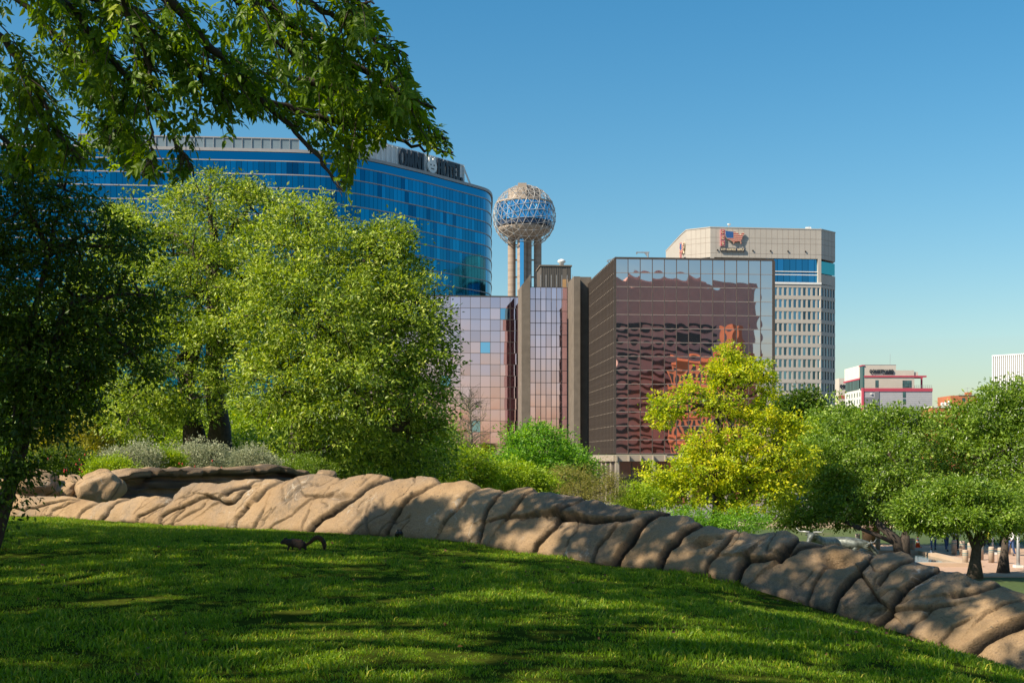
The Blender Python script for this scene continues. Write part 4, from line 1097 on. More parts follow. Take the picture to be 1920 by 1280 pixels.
# cladding joints, windows, dark corner block
mb = MB()
for k in range(14): mb.bar((x(1621.3), Yc-.03, z(737.05+3.6*k)), (x(1747.6), Yc-.005, z(736.8+3.6*k)))
for k in range(6): mb.bar((x(1621.3), Yc-.03, z(725.5-3.6*k)), (x(1714), Yc-.005, z(725.2-3.6*k)))
tag(mb.build('cladding_joint', M['concrete'], cy), kind='stuff')
def win(x0, x1, y0, y1, nx_, ny_, nm='window'):
    f_ = MB().bar((x(x0), Yc-.10, z(y1)), (x(x1), Yc-.02, z(y0))).build(nm, M['cy_dark'], cy)
    for i in range(nx_):
        for j in range(ny_):
            dx, dy = (x1-x0)/nx_, (y1-y0)/ny_
            MB().bar((x(x0+dx*i+.35), Yc-.16, z(y0+dy*(j+1)-.3)), (x(x0+dx*(i+1)-.35), Yc-.11, z(y0+dy*j+.3))).build('pane', M['cy_glass'], f_)
win(1692, 1709, 713, 726.5, 4, 5); win(1641, 1647, 712.5, 726, 2, 4)
for y0 in (734.5, 747.5, 761): win(1692.5, 1698, y0, y0+10.5, 1, 2)
MB().bar((x(1640), Yc-.25, BASE_Z), (x(1648), Yc-.02, z(733.6))).build('dark_recess', M['cy_dark'], cy)
MB().bar((x(1621.4), Yc-.06, z(759)), (x(1640), Yc-.02, z(745))).build('dark_panel', M['cy_dark'], cy)
for py in (738, 764): MB().bar((x(1632), Yc-.5, z(py+1.2)), (x(1635), Yc-.03, z(py-1.2))).build('wall_lamp', M['white_metal'], cy)
MB().tube([(x(1674), Yc+4, z(684)), (x(1674), Yc+4, z(662))], .07, 5).build('mast', M['grey_metal'], cy)
rail = MB()
for k in range(9): rail.bar((x(1715+4*k), Yc+.2, z(727.5)), (x(1715.4+4*k), Yc+.3, z(722)))
for py in (722, 724.5): rail.bar((x(1715), Yc+.2, z(py+.4)), (x(1748), Yc+.3, z(py)))
rail.build('roof_railing', M['grey_metal'], cy)
# left flank running away from the camera, with its glazed top floor
xl = x(1621)
MB().bar((xl-.5, Yc+.2, BASE_Z), (xl-.02, Yc+31, z(727))).build('white_flank', M['cy_white'], cy)
MB().bar((xl-.9, Yc-.5, z(727)), (xl-.03, Yc+32, z(724.2))).v and None
MB().bar((xl-1.0, Yc+5, z(710)), (xl-.02, Yc+32, z(707))).build('red_band', M['cy_red'], cy)
MB().bar((xl-.7, Yc+6, z(707)), (xl+6, Yc+31, z(683))).build('white_block', M['cy_white'], cy)
MB().bar((xl-1.2, Yc-.4, z(686)), (xl-.02, Yc+5, z(684))).build('red_cap', M['cy_red'], cy)
MB().bar((xl-.8, Yc, z(730)), (xl-.02, Yc+4.6, z(686))).build('stair_glazing', M['cy_glass'], cy)
MB().bar((xl-1.0, Yc-.3, BASE_Z), (xl-.3, Yc+1.6, z(727))).build('red_pier', M['cy_red'], cy)
gp = MB().bar((-.05, -1.18, -2.35), (.05, 1.18, 2.35)).mesh('flank_pane', M['cy_glass'])
for k in range(9): place(gp, 'flank_pane', cy, (xl-.56, Yc+8+2.55*k, z(718.5)), 0)
wp = MB().bar((-.05, -.65, -.95), (.05, .65, .95)).mesh('flank_window', M['cy_glass'])
for j in range(4):
    for k in range(6): place(wp, 'flank_window', cy, (xl-.53, Yc+5.5+4.4*k, z(738+13*j)), 0)
Y2 = 609.0
MB().bar((PX(1573, Y2), Y2, BASE_Z), (PX(1573, Y2)+20, Y2+10, PZ(709, Y2))).build('rear_block', M['cy_panel'], cy)
MB().bar((PX(1572.7, Y2), Y2-.1, PZ(747, Y2)), (PX(1573, Y2)+20, Y2-.01, PZ(741, Y2))).build('red_band', M['cy_red'], cy)
for k in range(3): MB().bar((PX(1577+4*k, Y2), Y2-.1, PZ(760, Y2)), (PX(1579+4*k, Y2), Y2-.02, PZ(752, Y2))).build('window', M['cy_glass'], cy)
def word(txt, org, v, w, h, mat, parent, n2, depth=.12, thick=.2):
    k_ = w/len(txt)
    for i, c in enumerate(txt):
        if c in GLY: glyph(c, org+v*(k_*i), v, k_*.78, h, mat, parent, n2, depth, thick)
ex, nyv = Vector((1, 0, 0)), Vector((0, -1, 0))
word('COURTYARD', Vector((x(1630.5), Yc-.25, z(699))), ex, x(1676)-x(1630.5), 1.35, M['letter_dark'], cy, nyv, .12, .26)
word('COURTYARD', Vector((PX(1575, Y2), Y2-.2, PZ(727, Y2))), ex, 11, 1.5, M['letter_dark'], cy, nyv, .12, .26)
MB().bar((x(1656), Yc-.2, z(701.6)), (x(1675), Yc-.05, z(700.2))).build('small_lettering', M['letter_dark'], cy)

# ------------------------------------------------------------------ orange brick pair and the white ribbed block
M['orange_brick'] = m_plain('orange_brick', (0.40, 0.13, 0.055), 0.9, 0.14, 0.4)
ob = thing('orange_brick_building', (PX(1790, 500), 500, BASE_Z), 'orange brick building with a taller flat roofed block, above the trees on the right', 'building')
Y3 = 500.0; x3 = lambda p: PX(p, Y3); z3 = lambda p: PZ(p, Y3)
MB().bar((x3(1748), Y3, BASE_Z), (x3(1812), Y3+14, z3(764))).build('low_block', M['orange_brick'], ob)
MB().bar((x3(1747.5), Y3-.2, z3(764)), (x3(1812), Y3+14.2, z3(761))).build('cornice', M['cy_white'], ob)
MB().bar((x3(1793), Y3+6, BASE_Z), (x3(1842), Y3+22, z3(740))).build('tall_block', M['orange_brick'], ob)
MB().bar((x3(1807), Y3+5.8, z3(740)), (x3(1842.3), Y3+22.2, z3(739))).build('coping', M['cy_dark'], ob)
MB().bar((x3(1827), Y3+8, z3(740)), (x3(1836), Y3+11, z3(733))).build('chimney', M['orange_brick'], ob)
for px in (1749.5, 1757, 1765): MB().bar((x3(px), Y3-.1, z3(781)), (x3(px+3), Y3-.01, z3(772))).build('window', M['cy_glass'], ob)
MB().bar((x3(1814), Y3+5.9, z3(751)), (x3(1819.5), Y3+5.99, z3(744.5))).build('window', M['cy_glass'], ob)
for px, h in ((1773, 7), (1779, 7.5), (1786, 10)): MB().lathe([(.55, 0), (.55, h*.2), (.4, h*.22)], (x3(px), Y3+4, z3(761)), 10).build('roof_tank', M['white_metal'], ob, True)
MB().tube([(x3(1829), Y3+9, z3(733)), (x3(1829), Y3+9, z3(724))], .06, 5).tube([(x3(1824), Y3+9, z3(726)), (x3(1833), Y3+9, z3(724.6))], .04, 4).build('aerial', M['grey_metal'], ob)
wb = thing('white_ribbed_block', (PX(1862, 600), 600, BASE_Z), 'tall white block of close vertical ribs at the far right edge', 'building')
pA, pB = XYp(1862, 600), XYp(1960, 582); v = (pB-pA).normalized(); n2 = Vector((v.y, -v.x, 0)); L = (pB-pA).length
zt2 = PZ(667, 600)
MB().prism([pA-n2*.6, pB-n2*.6, pB-n2*20, pA-n2*20], BASE_Z, zt2-.3).build('core', M['cy_dark'], wb)
rb = MB().box((0, 0, 0), (.27, 0, 0), (0, .5, 0), (0, 0, (zt2-BASE_Z)/2)).mesh('rib', M['white_metal'])
n = 26
for k in range(n+1): place(rb, 'rib', wb, pA+v*(L*k/n)+UP*((zt2+BASE_Z)/2), math.atan2(v.y, v.x))
MB().box((pA+pB)/2+UP*zt2, v*(L/2+.3), n2*.65, UP*.25).build('coping', M['white_metal'], wb)

# ------------------------------------------------------------------ the brick blocks across the street that the mirrored panes show
M['brown_brick'] = m_plain('brown_brick', (0.58, 0.40, 0.34), 0.9, 0.06, 0.2); M['strip_glass'] = m_plain('strip_glass', (0.03, 0.04, 0.045), 0.25, 0.2, 0.1)
bt = thing('brown_brick_offices', (120, -60, BASE_Z), 'brown brick office slab with long window strips, seen only as a reflection in rose panes', 'office building')
MB().bar((100, -100, BASE_Z), (172, -60, 82)).build('wall', M['brown_brick'], bt)
MB().bar((112, -96, 82), (150, -66, 85)).build('roof_storey', M['brown_brick'], bt)
zz = 60.0
while zz > -2:
    MB().bar((101, -60, zz), (152, -59.85, zz+2.3)).build('window_strip', M['strip_glass'], bt); zz -= 5.2
oc = thing('red_arcaded_hall', (132, -9, BASE_Z), 'sunlit red stone hall with rows of arched openings, seen only in the mirrored panes', 'building')
A_, B_ = Vector((121, -33, 0)), Vector((143, -6, 0)); v = (A_-B_).normalized(); n2 = Vector((v.y, -v.x, 0)); L = (A_-B_).length
M['red_stone'] = m_plain('red_stone', (0.62, 0.22, 0.11), 0.9, 0.1, 0.2)
MB().prism([tuple(q)[:2] for q in (B_, A_, A_-n2*18, B_-n2*18)][::-1], BASE_Z, 44).build('wall', M['red_stone'], oc)
for f_ in range(4):
    for k in range(7):
        o_ = B_+v*(L*(k+.5)/7)+UP*(33-11*f_); pr = []
        w2 = 1.25; ps = [(-w2, 0), (w2, 0), (w2, 5)] + [(w2*math.cos(a), 5+w2*math.sin(a)) for a in np.linspace(0, math.pi, 9)[1:-1]] + [(-w2, 5)]
        mb = MB(); flat_prism(mb, ps, o_, v, n2, 1, 1, .02, .12); mb.build('arched_opening', M['strip_glass'], oc)
    MB().box((A_+B_)/2+UP*(42-11*f_)+n2*.3, v*(L/2), n2*.35, UP*.4).build('string_course', M['red_stone'], oc)
MB().prism([(141, -10), (145, -5), (140, -1), (136, -6)][::-1], 44, 56).build('turret', M['red_stone'], oc)
# ------------------------------------------------------------------ foliage
M['leaf_oak'] = m_leaf('oak_leaf', (0.042, 0.092, 0.010), (0.35, 0.47, 0.045), 0.40, (0.62, 0.66, 0.16), rough=.45, spec=.4)
M['leaf_right'] = m_leaf('plaza_oak_leaf', (0.06, 0.125, 0.010), (0.22, 0.35, 0.03), 0.42, (0.44, 0.55, 0.12), rough=.38, spec=.5)
M['leaf_yellow'] = m_leaf('spring_leaf', (0.16, 0.27, 0.010), (0.56, 0.60, 0.02), 0.45, (0.75, 0.68, 0.05))
M['leaf_bright'] = m_leaf('bright_leaf', (0.07, 0.19, 0.015), (0.21, 0.42, 0.03), 0.42, (0.32, 0.50, 0.05))
M['leaf_lime'] = m_leaf('lime_leaf', (0.14, 0.24, 0.010), (0.36, 0.50, 0.025), 0.40, (0.38, 0.42, 0.04))
M['leaf_olive'] = m_leaf('olive_leaf', (0.12, 0.125, 0.02), (0.36, 0.33, 0.07), 0.35, (0.34, 0.30, 0.08))
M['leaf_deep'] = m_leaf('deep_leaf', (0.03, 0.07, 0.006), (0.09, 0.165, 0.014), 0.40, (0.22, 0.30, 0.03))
M['leaf_elm'] = m_leaf('elm_leaf', (0.055, 0.125, 0.008), (0.17, 0.29, 0.014), 0.52, (0.38, 0.46, 0.02))
M['leaf_sage'] = m_leaf('sage_leaf', (0.17, 0.20, 0.10), (0.42, 0.44, 0.27), 0.25, (0.60, 0.60, 0.42), rough=0.7)
M['leaf_gold'] = m_leaf('gold_leaf', (0.14, 0.15, 0.012), (0.34, 0.33, 0.03), 0.40, (0.50, 0.42, 0.05))

def unit(v): return v/(np.linalg.norm(v, axis=-1, keepdims=True)+1e-9)

def leaf_arrays(rng, pos, axis, normal, L, W, fold=0.18):
    """diamond leaves, each two triangles folded along the midrib"""
    axis = unit(axis); side = unit(np.cross(axis, normal)); nrm = np.cross(side, axis)
    L = np.broadcast_to(np.asarray(L), (len(pos),))[:, None]; W = np.broadcast_to(np.asarray(W), (len(pos),))[:, None]
    a = pos; t = pos+axis*L
    l = pos+axis*L*0.45-side*W*0.5+nrm*W*fold; r = pos+axis*L*0.45+side*W*0.5+nrm*W*fold
    V = np.stack([a, r, t, l], 1).reshape(-1, 3)
    i = np.arange(len(pos))*4
    Q = np.stack([np.stack([i, i+1, i+2], 1), np.stack([i, i+2, i+3], 1)], 1).reshape(-1, 3)
    return V, Q

def sample_clumps(rng, lobes, n, shell=0.75):
    """points on and inside a set of ellipsoids; lobe = (centre, radii)"""
    c = np.array([tuple(l[0]) for l in lobes]); r = np.array([l[1] for l in lobes], float)
    w = (r[:, 0]*r[:, 2]); w = w/w.sum()
    k = rng.choice(len(lobes), n, p=w)
    d = unit(rng.normal(size=(n, 3)))
    u = rng.random(n); rr_ = np.where(rng.random(n) < shell, 0.80+0.26*u, u**0.5*0.85)
    p = c[k]+d*r[k]*rr_[:, None]
    # drop those buried deep inside another lobe
    inside = np.zeros(n)
    for j in range(len(lobes)):
        q = (((p-c[j])/r[j])**2).sum(1); inside = np.maximum(inside, np.where(j == k, 0, 1-q))
    keep = (inside < 0.55) | (rng.random(n) < 0.25)
    return p[keep], d[keep], k[keep]

def sines(rng, p, wl, n=7):
    q = 0
    for _ in range(n):
        d_ = unit(rng.normal(size=3))*2*math.pi/(wl*rng.uniform(.7, 1.5)); q = q+np.sin(p@d_+rng.uniform(0, 6.28))
    return q/math.sqrt(n)
GAP = 0.40
def foliage(rng, lobes, nclump, per, crad, L, W, up=0.35, droop=0.25, shell=0.75, keepf=None, gap=None):
    """clumps of leaves round the lobes: an uneven outline, hollows between the boughs and sprays standing out of it"""
    p, d, k = sample_clumps(rng, lobes, int(nclump*1.55), shell)
    c = np.array([tuple(l[0]) for l in lobes])[k]; rm = float(np.mean([l[1][0] for l in lobes]))
    p = c+(p-c)*(1+0.20*sines(rng, p, rm*.8)+0.09*sines(rng, p, rm*.3))[:, None]
    hol = sines(rng, p, rm*.62)+.7*sines(rng, p, rm*.3)
    m_ = hol > -(GAP if gap is None else gap); p, d = p[m_], d[m_]
    spray = rng.random(len(p)) < .10; p = np.where(spray[:, None], p+d*rng.uniform(.1, .45, len(p))[:, None]*crad*2.6, p)
    if keepf is not None:
        m_ = keepf(p); p, d = p[m_], d[m_]
    n = len(p)
    sz = crad*rng.uniform(0.6, 1.35, n)
    off = rng.normal(size=(n, per, 3))*np.array([1, 1, 0.62])*0.55*sz[:, None, None]
    pos = (p[:, None]+off).reshape(-1, 3)
    out = unit(off.reshape(-1, 3)+0.001) 
    od = np.repeat(d, per, 0)
    axis = unit(out*0.7+od*0.4+rng.normal(size=pos.shape)*0.55-np.array([0, 0, droop]))
    nrm = unit(np.array([0, 0, 1.0])*up+od*0.55+rng.normal(size=pos.shape)*0.55)
    tone = np.clip(np.repeat(rng.normal(0.42, 0.17, n), per)+rng.normal(0, 0.24, len(pos)), 0, 1)
    s = rng.uniform(0.65, 1.25, len(pos))
    V, Q = leaf_arrays(rng, pos, axis, nrm, L*s, W*s)
    return V, Q, np.repeat(tone, 2), p

def limb_path(rng, a, b, sag=0.12, n=6, rise=0.25):
    a, b = np.array(a, float), np.array(b, float); L = np.linalg.norm(b-a)
    t = np.linspace(0, 1, n)[:, None]
    p = a+(b-a)*t
    p += np.array([0, 0, 1.0])*(np.sin(t*math.pi)*L*rise*0.4)
    p[1:-1] += rng.normal(size=(n-2, 3))*L*0.035
    return [tuple(q) for q in p]

def tree(name, label, cat, base, lobes, mat, seed, nclump=600, per=45, crad=0.55, L=.15, W=.07, trunks=None, r0=.25, bark='bark', group=None,
         twigs=60, up=0.35, droop=0.2, shell=0.75, keepf=None, gap=None, fork=0.45, twig_r=0.02, limb_r=None):
    rng = np.random.default_rng(seed)
    t = thing(name, tuple(base), label, cat, group)
    V, Q, tone, cl = foliage(rng, lobes, nclump, per, crad, L, W, up, droop, shell, keepf, gap)
    me = np_mesh('crown', V, Q, M[mat], False, tone)
    tag(link('crown', me, t), kind='stuff')
    base = Vector(base)
    tops = []
    tr = MB()
    if trunks is None:
        c = sum((Vector(l[0]) for l in lobes), Vector())/len(lobes)
        top = base.lerp(Vector((c.x, c.y, c.z)), fork); trunks = [[tuple(base-Vector((0, 0, .3))), tuple(base.lerp(top, .5)+Vector((.08, 0, 0))), tuple(top)]]
    for tk in trunks:
        n = len(tk); rs = [r0*(1-.45*k/(n-1)) for k in range(n)]; rs[0] *= 1.35
        if tk[0][2] > base.z+.35: rs = [r*.5 for r in rs]; rs[0] /= 1.35
        tr.tube(tk, rs, 9); tops.append((Vector(tk[-1]), rs[-1]))
    tr.build('trunk', M[bark], t, True)
    br = MB(); limbs = []
    for (c, r) in lobes:
        c = Vector(c); q, rr0 = min(tops, key=lambda z: (z[0]-c).length)
        pth = limb_path(rng, q, c); rl = (limb_r or rr0*.62)
        br.tube(pth, [rl*(1-.75*k/(len(pth)-1)) for k in range(len(pth))], 6); limbs.append([Vector(x) for x in pth])
    allp = [p for l in limbs for p in l[1:]]
    if len(cl) and twigs:
        for q in cl[rng.choice(len(cl), min(twigs, len(cl)), replace=False)]:
            q = Vector(q); s = min(allp, key=lambda z: (z-q).length)
            pth = limb_path(rng, s, q, n=4, rise=.12); br.tube(pth, [twig_r*2, twig_r*1.5, twig_r, twig_r*.5], 4, False)
    tag(br.build('branches', M[bark], t, True), kind='stuff')
    return t

def lobe(px, py, rx, ry, Y, ry_depth=None):
    k = Y/F
    return (P(px, py, Y), (rx*k, ry_depth if ry_depth else rx*k*0.95, ry*k))

# ---- the two live oaks behind the ledge
YA = 44.0
oakA = [lobe(300,480,110,95,YA), lobe(405,415,115,85,YA+.5), lobe(250,570,110,95,YA-1), lobe(370,560,115,110,YA-2), lobe(200,690,95,90,YA), lobe(320,690,120,90,YA-2.5), lobe(455,520,70,90,YA),
        lobe(395,350,70,28,YA+.5), lobe(470,390,50,40,YA+.5), lobe(225,430,55,50,YA+1), lobe(160,560,60,70,YA+1), lobe(420,650,80,90,YA-2), lobe(255,770,90,50,YA-1), lobe(345,760,70,40,YA-2)]
tree('live_oak', 'broad yellow green oak with dark forked trunks in front of the blue hotel', 'tree', P(395, 882, YA), oakA, 'leaf_oak', 101, 3000, 36, .34, .14, .062,
     [[tuple(P(372, 890, YA)), tuple(P(362, 800, YA)), tuple(P(345, 740, YA)), tuple(P(368, 640, YA))], [tuple(P(410, 890, YA)), tuple(P(412, 800, YA)), tuple(P(400, 720, YA)), tuple(P(404, 600, YA)), tuple(P(398, 500, YA))]], r0=.42, twigs=160, twig_r=.02, limb_r=.14, gap=-.06)
YB = 41.0
oakB = [lobe(560,470,100,90,YB), lobe(650,530,120,100,YB), lobe(720,510,75,85,YB), lobe(600,610,130,110,YB-2), lobe(730,620,100,105,YB-1), lobe(540,730,100,75,YB-2), lobe(660,720,130,85,YB-2.5),
        lobe(775,660,70,75,YB), lobe(760,760,80,65,YB-.5), lobe(800,620,45,50,YB), lobe(565,410,60,38,YB+1), lobe(725,445,48,32,YB), lobe(640,830,120,45,YB-1), lobe(770,840,80,50,YB), lobe(505,600,60,90,YB-1), lobe(800,720,45,60,YB)]
tree('live_oak', 'wide green oak with a low dark limb, left of the lilac mirrored wing', 'tree', P(590, 895, YB), oakB, 'leaf_oak', 202, 3700, 36, .34, .14, .062,
     [[tuple(P(560, 900, YB)), tuple(P(566, 800, YB)), tuple(P(590, 720, YB)), tuple(P(610, 620, YB))], [tuple(P(566, 800, YB)), tuple(P(640, 750, YB-1)), tuple(P(700, 770, YB-1)), tuple(P(760, 800, YB-1))]], r0=.40, twigs=180, twig_r=.02, limb_r=.14, gap=-.04)
# further bushes and trees filling in behind the ledge
tree('golden_shrub', 'golden yellow shrub behind the grey sage bushes under the oak', 'shrub', P(160, 880, 46), [lobe(150,815,50,40,46), lobe(190,835,45,32,45), lobe(110,830,40,40,47)], 'leaf_gold', 31, 240, 40, .35, .12, .06, r0=.06, twigs=20)
tree('hedge_tree', 'dark leafy tree filling the gap behind the oaks at the far left', 'tree', P(40, 880, 58), [lobe(30,700,120,120,58), lobe(110,760,90,80,58), lobe(-60,640,100,120,58), lobe(60,820,110,50,56)], 'leaf_right', 32, 700, 40, .7, .22, .1, r0=.25, twigs=40)
tree('understorey_tree', 'dark green thicket tree low under the right hand side of the oak', 'tree', P(700, 905, 47), [lobe(620,860,90,45,47), lobe(720,865,90,45,47), lobe(800,860,60,45,47), lobe(540,865,60,40,47), lobe(450,850,60,40,48)], 'leaf_right', 33, 640, 40, .42, .14, .06, r0=.12, twigs=30)
tree('screen_tree', 'pale green tree glimpsed through the trunks of the oaks', 'tree', P(330, 880, 70), [lobe(260,800,110,60,70), lobe(400,800,120,60,70), lobe(520,800,90,60,70), lobe(160,780,80,70,70)], 'leaf_lime', 34, 560, 36, .7, .22, .1, r0=.2, twigs=20)
SH = [(250,862,55,28,31.5,'leaf_sage','silver grey sage bush above the left end of the dark ledge'),(365,857,58,30,33.5,'leaf_sage','silver grey sage bush in the middle above the ledge, before the oak trunks'),
      (470,868,52,26,35.0,'leaf_sage','low silver grey sage bush at the right end of the ledge'),(120,872,58,34,30.0,'leaf_deep','dark green shrub with red blooms behind the left boulders'),
      (205,880,40,22,29.0,'leaf_lime','small yellow green shrub between the dark shrub and the sage'),(560,880,60,26,38,'leaf_right','mid green shrub behind the far end of the ledge'),
      (310,868,30,24,32,'leaf_lime','thin grassy shrub with red blooms between two sage bushes')]
for k, (px, py, rx, ry, Y, mt, lb) in enumerate(SH):
    ls = [lobe(px,py,rx*.8,ry,Y), lobe(px-rx*.5,py+4,rx*.5,ry*.8,Y-.2), lobe(px+rx*.5,py+3,rx*.55,ry*.85,Y-.1)]
    tree('sage_bush' if mt == 'leaf_sage' else 'shrub', lb, 'shrub', P(px, py+ry+16, Y), ls, mt, 50+k, 300, 40, .16, .055, .026, r0=.03, twigs=50, twig_r=.006, up=.2, droop=-.3)
red = MB(); rr = random.Random(3)
M['red_bloom'] = m_plain('red_bloom', (0.45, 0.02, 0.02), 0.6, 0.2, 30)
for k in range(22):
    px = rr.choice([rr.uniform(85, 160), rr.uniform(285, 420)]); py = rr.uniform(850, 884); c = P(px, py, 29.0 if px < 200 else 31.2)
    red.lathe([(.004, -.03), (.015, -.004), (.016, .009), (.004, .03)], c, 6)
tag(red.build('red_blooms', M['red_bloom']), 'scattered red flower heads among the shrubs behind the boulders', 'flowers', kind='stuff')

for k, (px, py, rx, ry, Y, lb) in enumerate(((-40,800,150,90,120,'far green tree at the left edge behind the dark tree'),(170,800,150,75,125,'far green tree seen under the left oak'),(400,815,150,70,118,'far green tree between the two oak trunks'),(600,815,140,70,122,'far green tree behind the low limb of the wide oak'),(760,835,110,50,112,'far green tree below the lilac wing'))):
    tree('far_tree', lb, 'tree', P(px, 925, Y), [lobe(px,py,rx*.6,ry,Y), lobe(px-rx*.6,py+15,rx*.5,ry*.8,Y), lobe(px+rx*.6,py+12,rx*.5,ry*.8,Y), lobe(px,py+45,rx,ry*.6,Y)], 'leaf_right', 340+k, 420, 36, 1.0, .42, .2, r0=.3, twigs=10, twig_r=.05)
# ---- middle distance
Yb_ = 66.0
bare = thing('bare_tree', P(882, 880, 60), 'leafless twiggy tree against the lilac panes beside the oak', 'tree')
rng = np.random.default_rng(4); mb = MB(); b0 = P(884, 885, 60); tp = P(880, 745, 60)
mb.tube([b0, b0.lerp(tp, .5)+Vector((.05, 0, 0)), tp], [.11, .06, .012], 6); mb.build('trunk', M['bark_pale'], bare, True); mb = MB()
for k in range(60):
    s = b0.lerp(tp, rng.uniform(.25, .97)); a = rng.uniform(0, 6.28); L_ = rng.uniform(.5, 1.3)*(1.1-(s.z-b0.z)/(tp.z-b0.z)*.6); e = s+Vector((math.cos(a)*L_, math.sin(a)*L_, L_*rng.uniform(.3, 1.1)))
    mb.tube(limb_path(rng, s, e, n=4), [.022, .016, .011, .005], 4, False)
    for j in range(4):
        q = s.lerp(e, rng.uniform(.4, 1)); f_ = q+Vector(rng.normal(size=3)*.25+np.array([0, 0, .2])); mb.tube([q, f_], [.01, .004], 3, False)
tag(mb.build('branches', M['bark_pale'], bare, True), kind='stuff')
V, Q, tone, cl = foliage(rng, [lobe(882,800,38,55,60), lobe(870,840,40,40,60)], 130, 9, .4, .07, .03)
tag(link('crown', np_mesh('crown', V, Q, M['leaf_olive'], False, tone), bare), kind='stuff')
tree('rounded_tree', 'bright green rounded tree at the foot of the concrete piers', 'tree', P(1015, 925, 78), [lobe(1010,850,72,48,78), lobe(965,860,40,40,78), lobe(1060,868,55,40,78), lobe(1010,822,40,22,78), lobe(1085,890,45,30,78), lobe(1000,890,70,30,77)], 'leaf_bright', 61, 620, 40, .5, .22, .085, r0=.18, twigs=40)
tree('young_tree', 'young bright lime tree just behind the ridge, next to the oak', 'tree', P(880, 935, 52), [lobe(880,870,38,32,52), lobe(905,890,34,26,52), lobe(860,893,34,22,52)], 'leaf_lime', 62, 280, 36, .33, .13, .06, r0=.07, twigs=40, bark='bark_pale')
tree('young_tree', 'lime green bushy tree in front of the rounded green tree', 'tree', P(965, 940, 54), [lobe(955,895,42,28,54), lobe(990,900,38,26,54), lobe(930,905,28,20,54), lobe(1010,910,30,22,54)], 'leaf_lime', 63, 320, 36, .33, .13, .06, r0=.08, twigs=40)
tree('olive_tree', 'dull olive feathery tree before the columns of the bronze block', 'tree', P(1085, 965, 58), [lobe(1065,905,48,32,58), lobe(1110,905,42,30,58), lobe(1035,920,34,24,58), lobe(1140,920,28,26,58), lobe(1090,930,50,24,57.5)], 'leaf_olive', 64, 520, 36, .3, .075, .03, r0=.10, twigs=70, twig_r=.012)
tree('low_shrub', 'yellow green shrub at the foot of the yellow tree on the left', 'shrub', P(1195, 965, 60), [lobe(1190,925,28,22,60), lobe(1215,940,30,18,60), lobe(1170,940,22,18,60)], 'leaf_lime', 65, 160, 34, .3, .12, .055, r0=.05, twigs=16)
YY = 70.0
yel = [lobe(1370,665,26,18,YY), lobe(1352,700,22,24,YY), lobe(1400,695,44,24,YY), lobe(1432,704,18,16,YY), lobe(1255,760,34,24,YY), lobe(1240,785,20,16,YY), lobe(1290,735,22,12,YY), lobe(1345,755,42,32,YY), lobe(1425,775,40,30,YY), lobe(1470,800,34,26,YY), lobe(1445,740,20,16,YY),
       lobe(1318,830,36,30,YY-1), lobe(1455,850,58,30,YY-.5), lobe(1500,870,30,20,YY), lobe(1385,830,36,28,YY-1), lobe(1290,880,42,28,YY-1), lobe(1235,900,44,26,YY-1), lobe(1340,890,40,34,YY-1.5), lobe(1400,890,44,28,YY-1), lobe(1215,935,30,18,YY-1), lobe(1280,930,46,22,YY-1.5), lobe(1385,945,36,24,YY-1.5), lobe(1440,910,40,24,YY-1), lobe(1480,915,22,26,YY)]
tree('yellow_tree', 'brilliant yellow green tree in front of the bronze glass block', 'tree', P(1345, 1000, YY), yel, 'leaf_yellow', 71, 1100, 36, .36, .20, .105,
     [[tuple(P(1344, 1010, YY)), tuple(P(1346, 960, YY)), tuple(P(1350, 900, YY)), tuple(P(1345, 840, YY)), tuple(P(1350, 770, YY))], [tuple(P(1347, 930, YY)), tuple(P(1390, 905, YY-.5)), tuple(P(1440, 895, YY-.5))], [tuple(P(1346, 925, YY)), tuple(P(1310, 905, YY-.5)), tuple(P(1270, 900, YY-.5))]],
     r0=.38, twigs=170, twig_r=.022, shell=.7, limb_r=.13, gap=.12)
tree('far_tree', 'dark green upright tree standing before the cream tower', 'tree', P(1500, 850, 150), [lobe(1500,760,30,26,150), lobe(1490,785,30,26,150), lobe(1520,775,22,30,150)], 'leaf_deep', 81, 200, 40, 1.1, .45, .25, r0=.35, twigs=30, twig_r=.05)
tree('far_tree', 'green tree beside the dark upright tree, below the red banded hotel', 'tree', P(1560, 860, 140), [lobe(1560,800,40,34,140), lobe(1540,820,40,30,140), lobe(1590,800,34,30,140), lobe(1575,775,22,18,140)], 'leaf_right', 82, 300, 40, 1.0, .4, .22, r0=.35, twigs=20, twig_r=.05)
tree('far_tree', 'small yellowish tree between the yellow tree and the plaza oaks', 'tree', P(1530, 870, 110), [lobe(1530,825,30,24,110), lobe(1550,850,34,26,110)], 'leaf_lime', 83, 140, 36, .6, .26, .13, r0=.2, twigs=14)
YR = 72.0
rt1 = [lobe(1600,830,80,55,YR+6), lobe(1680,820,70,52,YR+6), lobe(1560,880,75,55,YR+4), lobe(1650,880,85,55,YR+3), lobe(1520,930,70,50,YR+3), lobe(1610,940,80,45,YR+2), lobe(1690,930,65,50,YR+2), lobe(1640,790,50,28,YR+6), lobe(1710,800,35,30,YR+6), lobe(1480,965,42,26,YR+3), lobe(1560,965,55,20,YR+2), lobe(1490,900,38,40,YR+4)]
tree('plaza_oak', 'large spreading oak with a leaning dark trunk beside the pool', 'tree', P(1668, 1040, YR), rt1, 'leaf_right', 91, 2000, 36, .45, .20, .10,
     [[tuple(P(1690, 1042, YR)), tuple(P(1680, 1010, YR)), tuple(P(1650, 985, YR)), tuple(P(1630, 950, YR+2))], [tuple(P(1694, 1042, YR)), tuple(P(1697, 1005, YR)), tuple(P(1694, 975, YR)), tuple(P(1690, 930, YR+2))], [tuple(P(1680, 1018, YR)), tuple(P(1645, 1003, YR)), tuple(P(1612, 990, YR))]], r0=.30, twigs=90, twig_r=.03, limb_r=.16)
YQ = 82.0
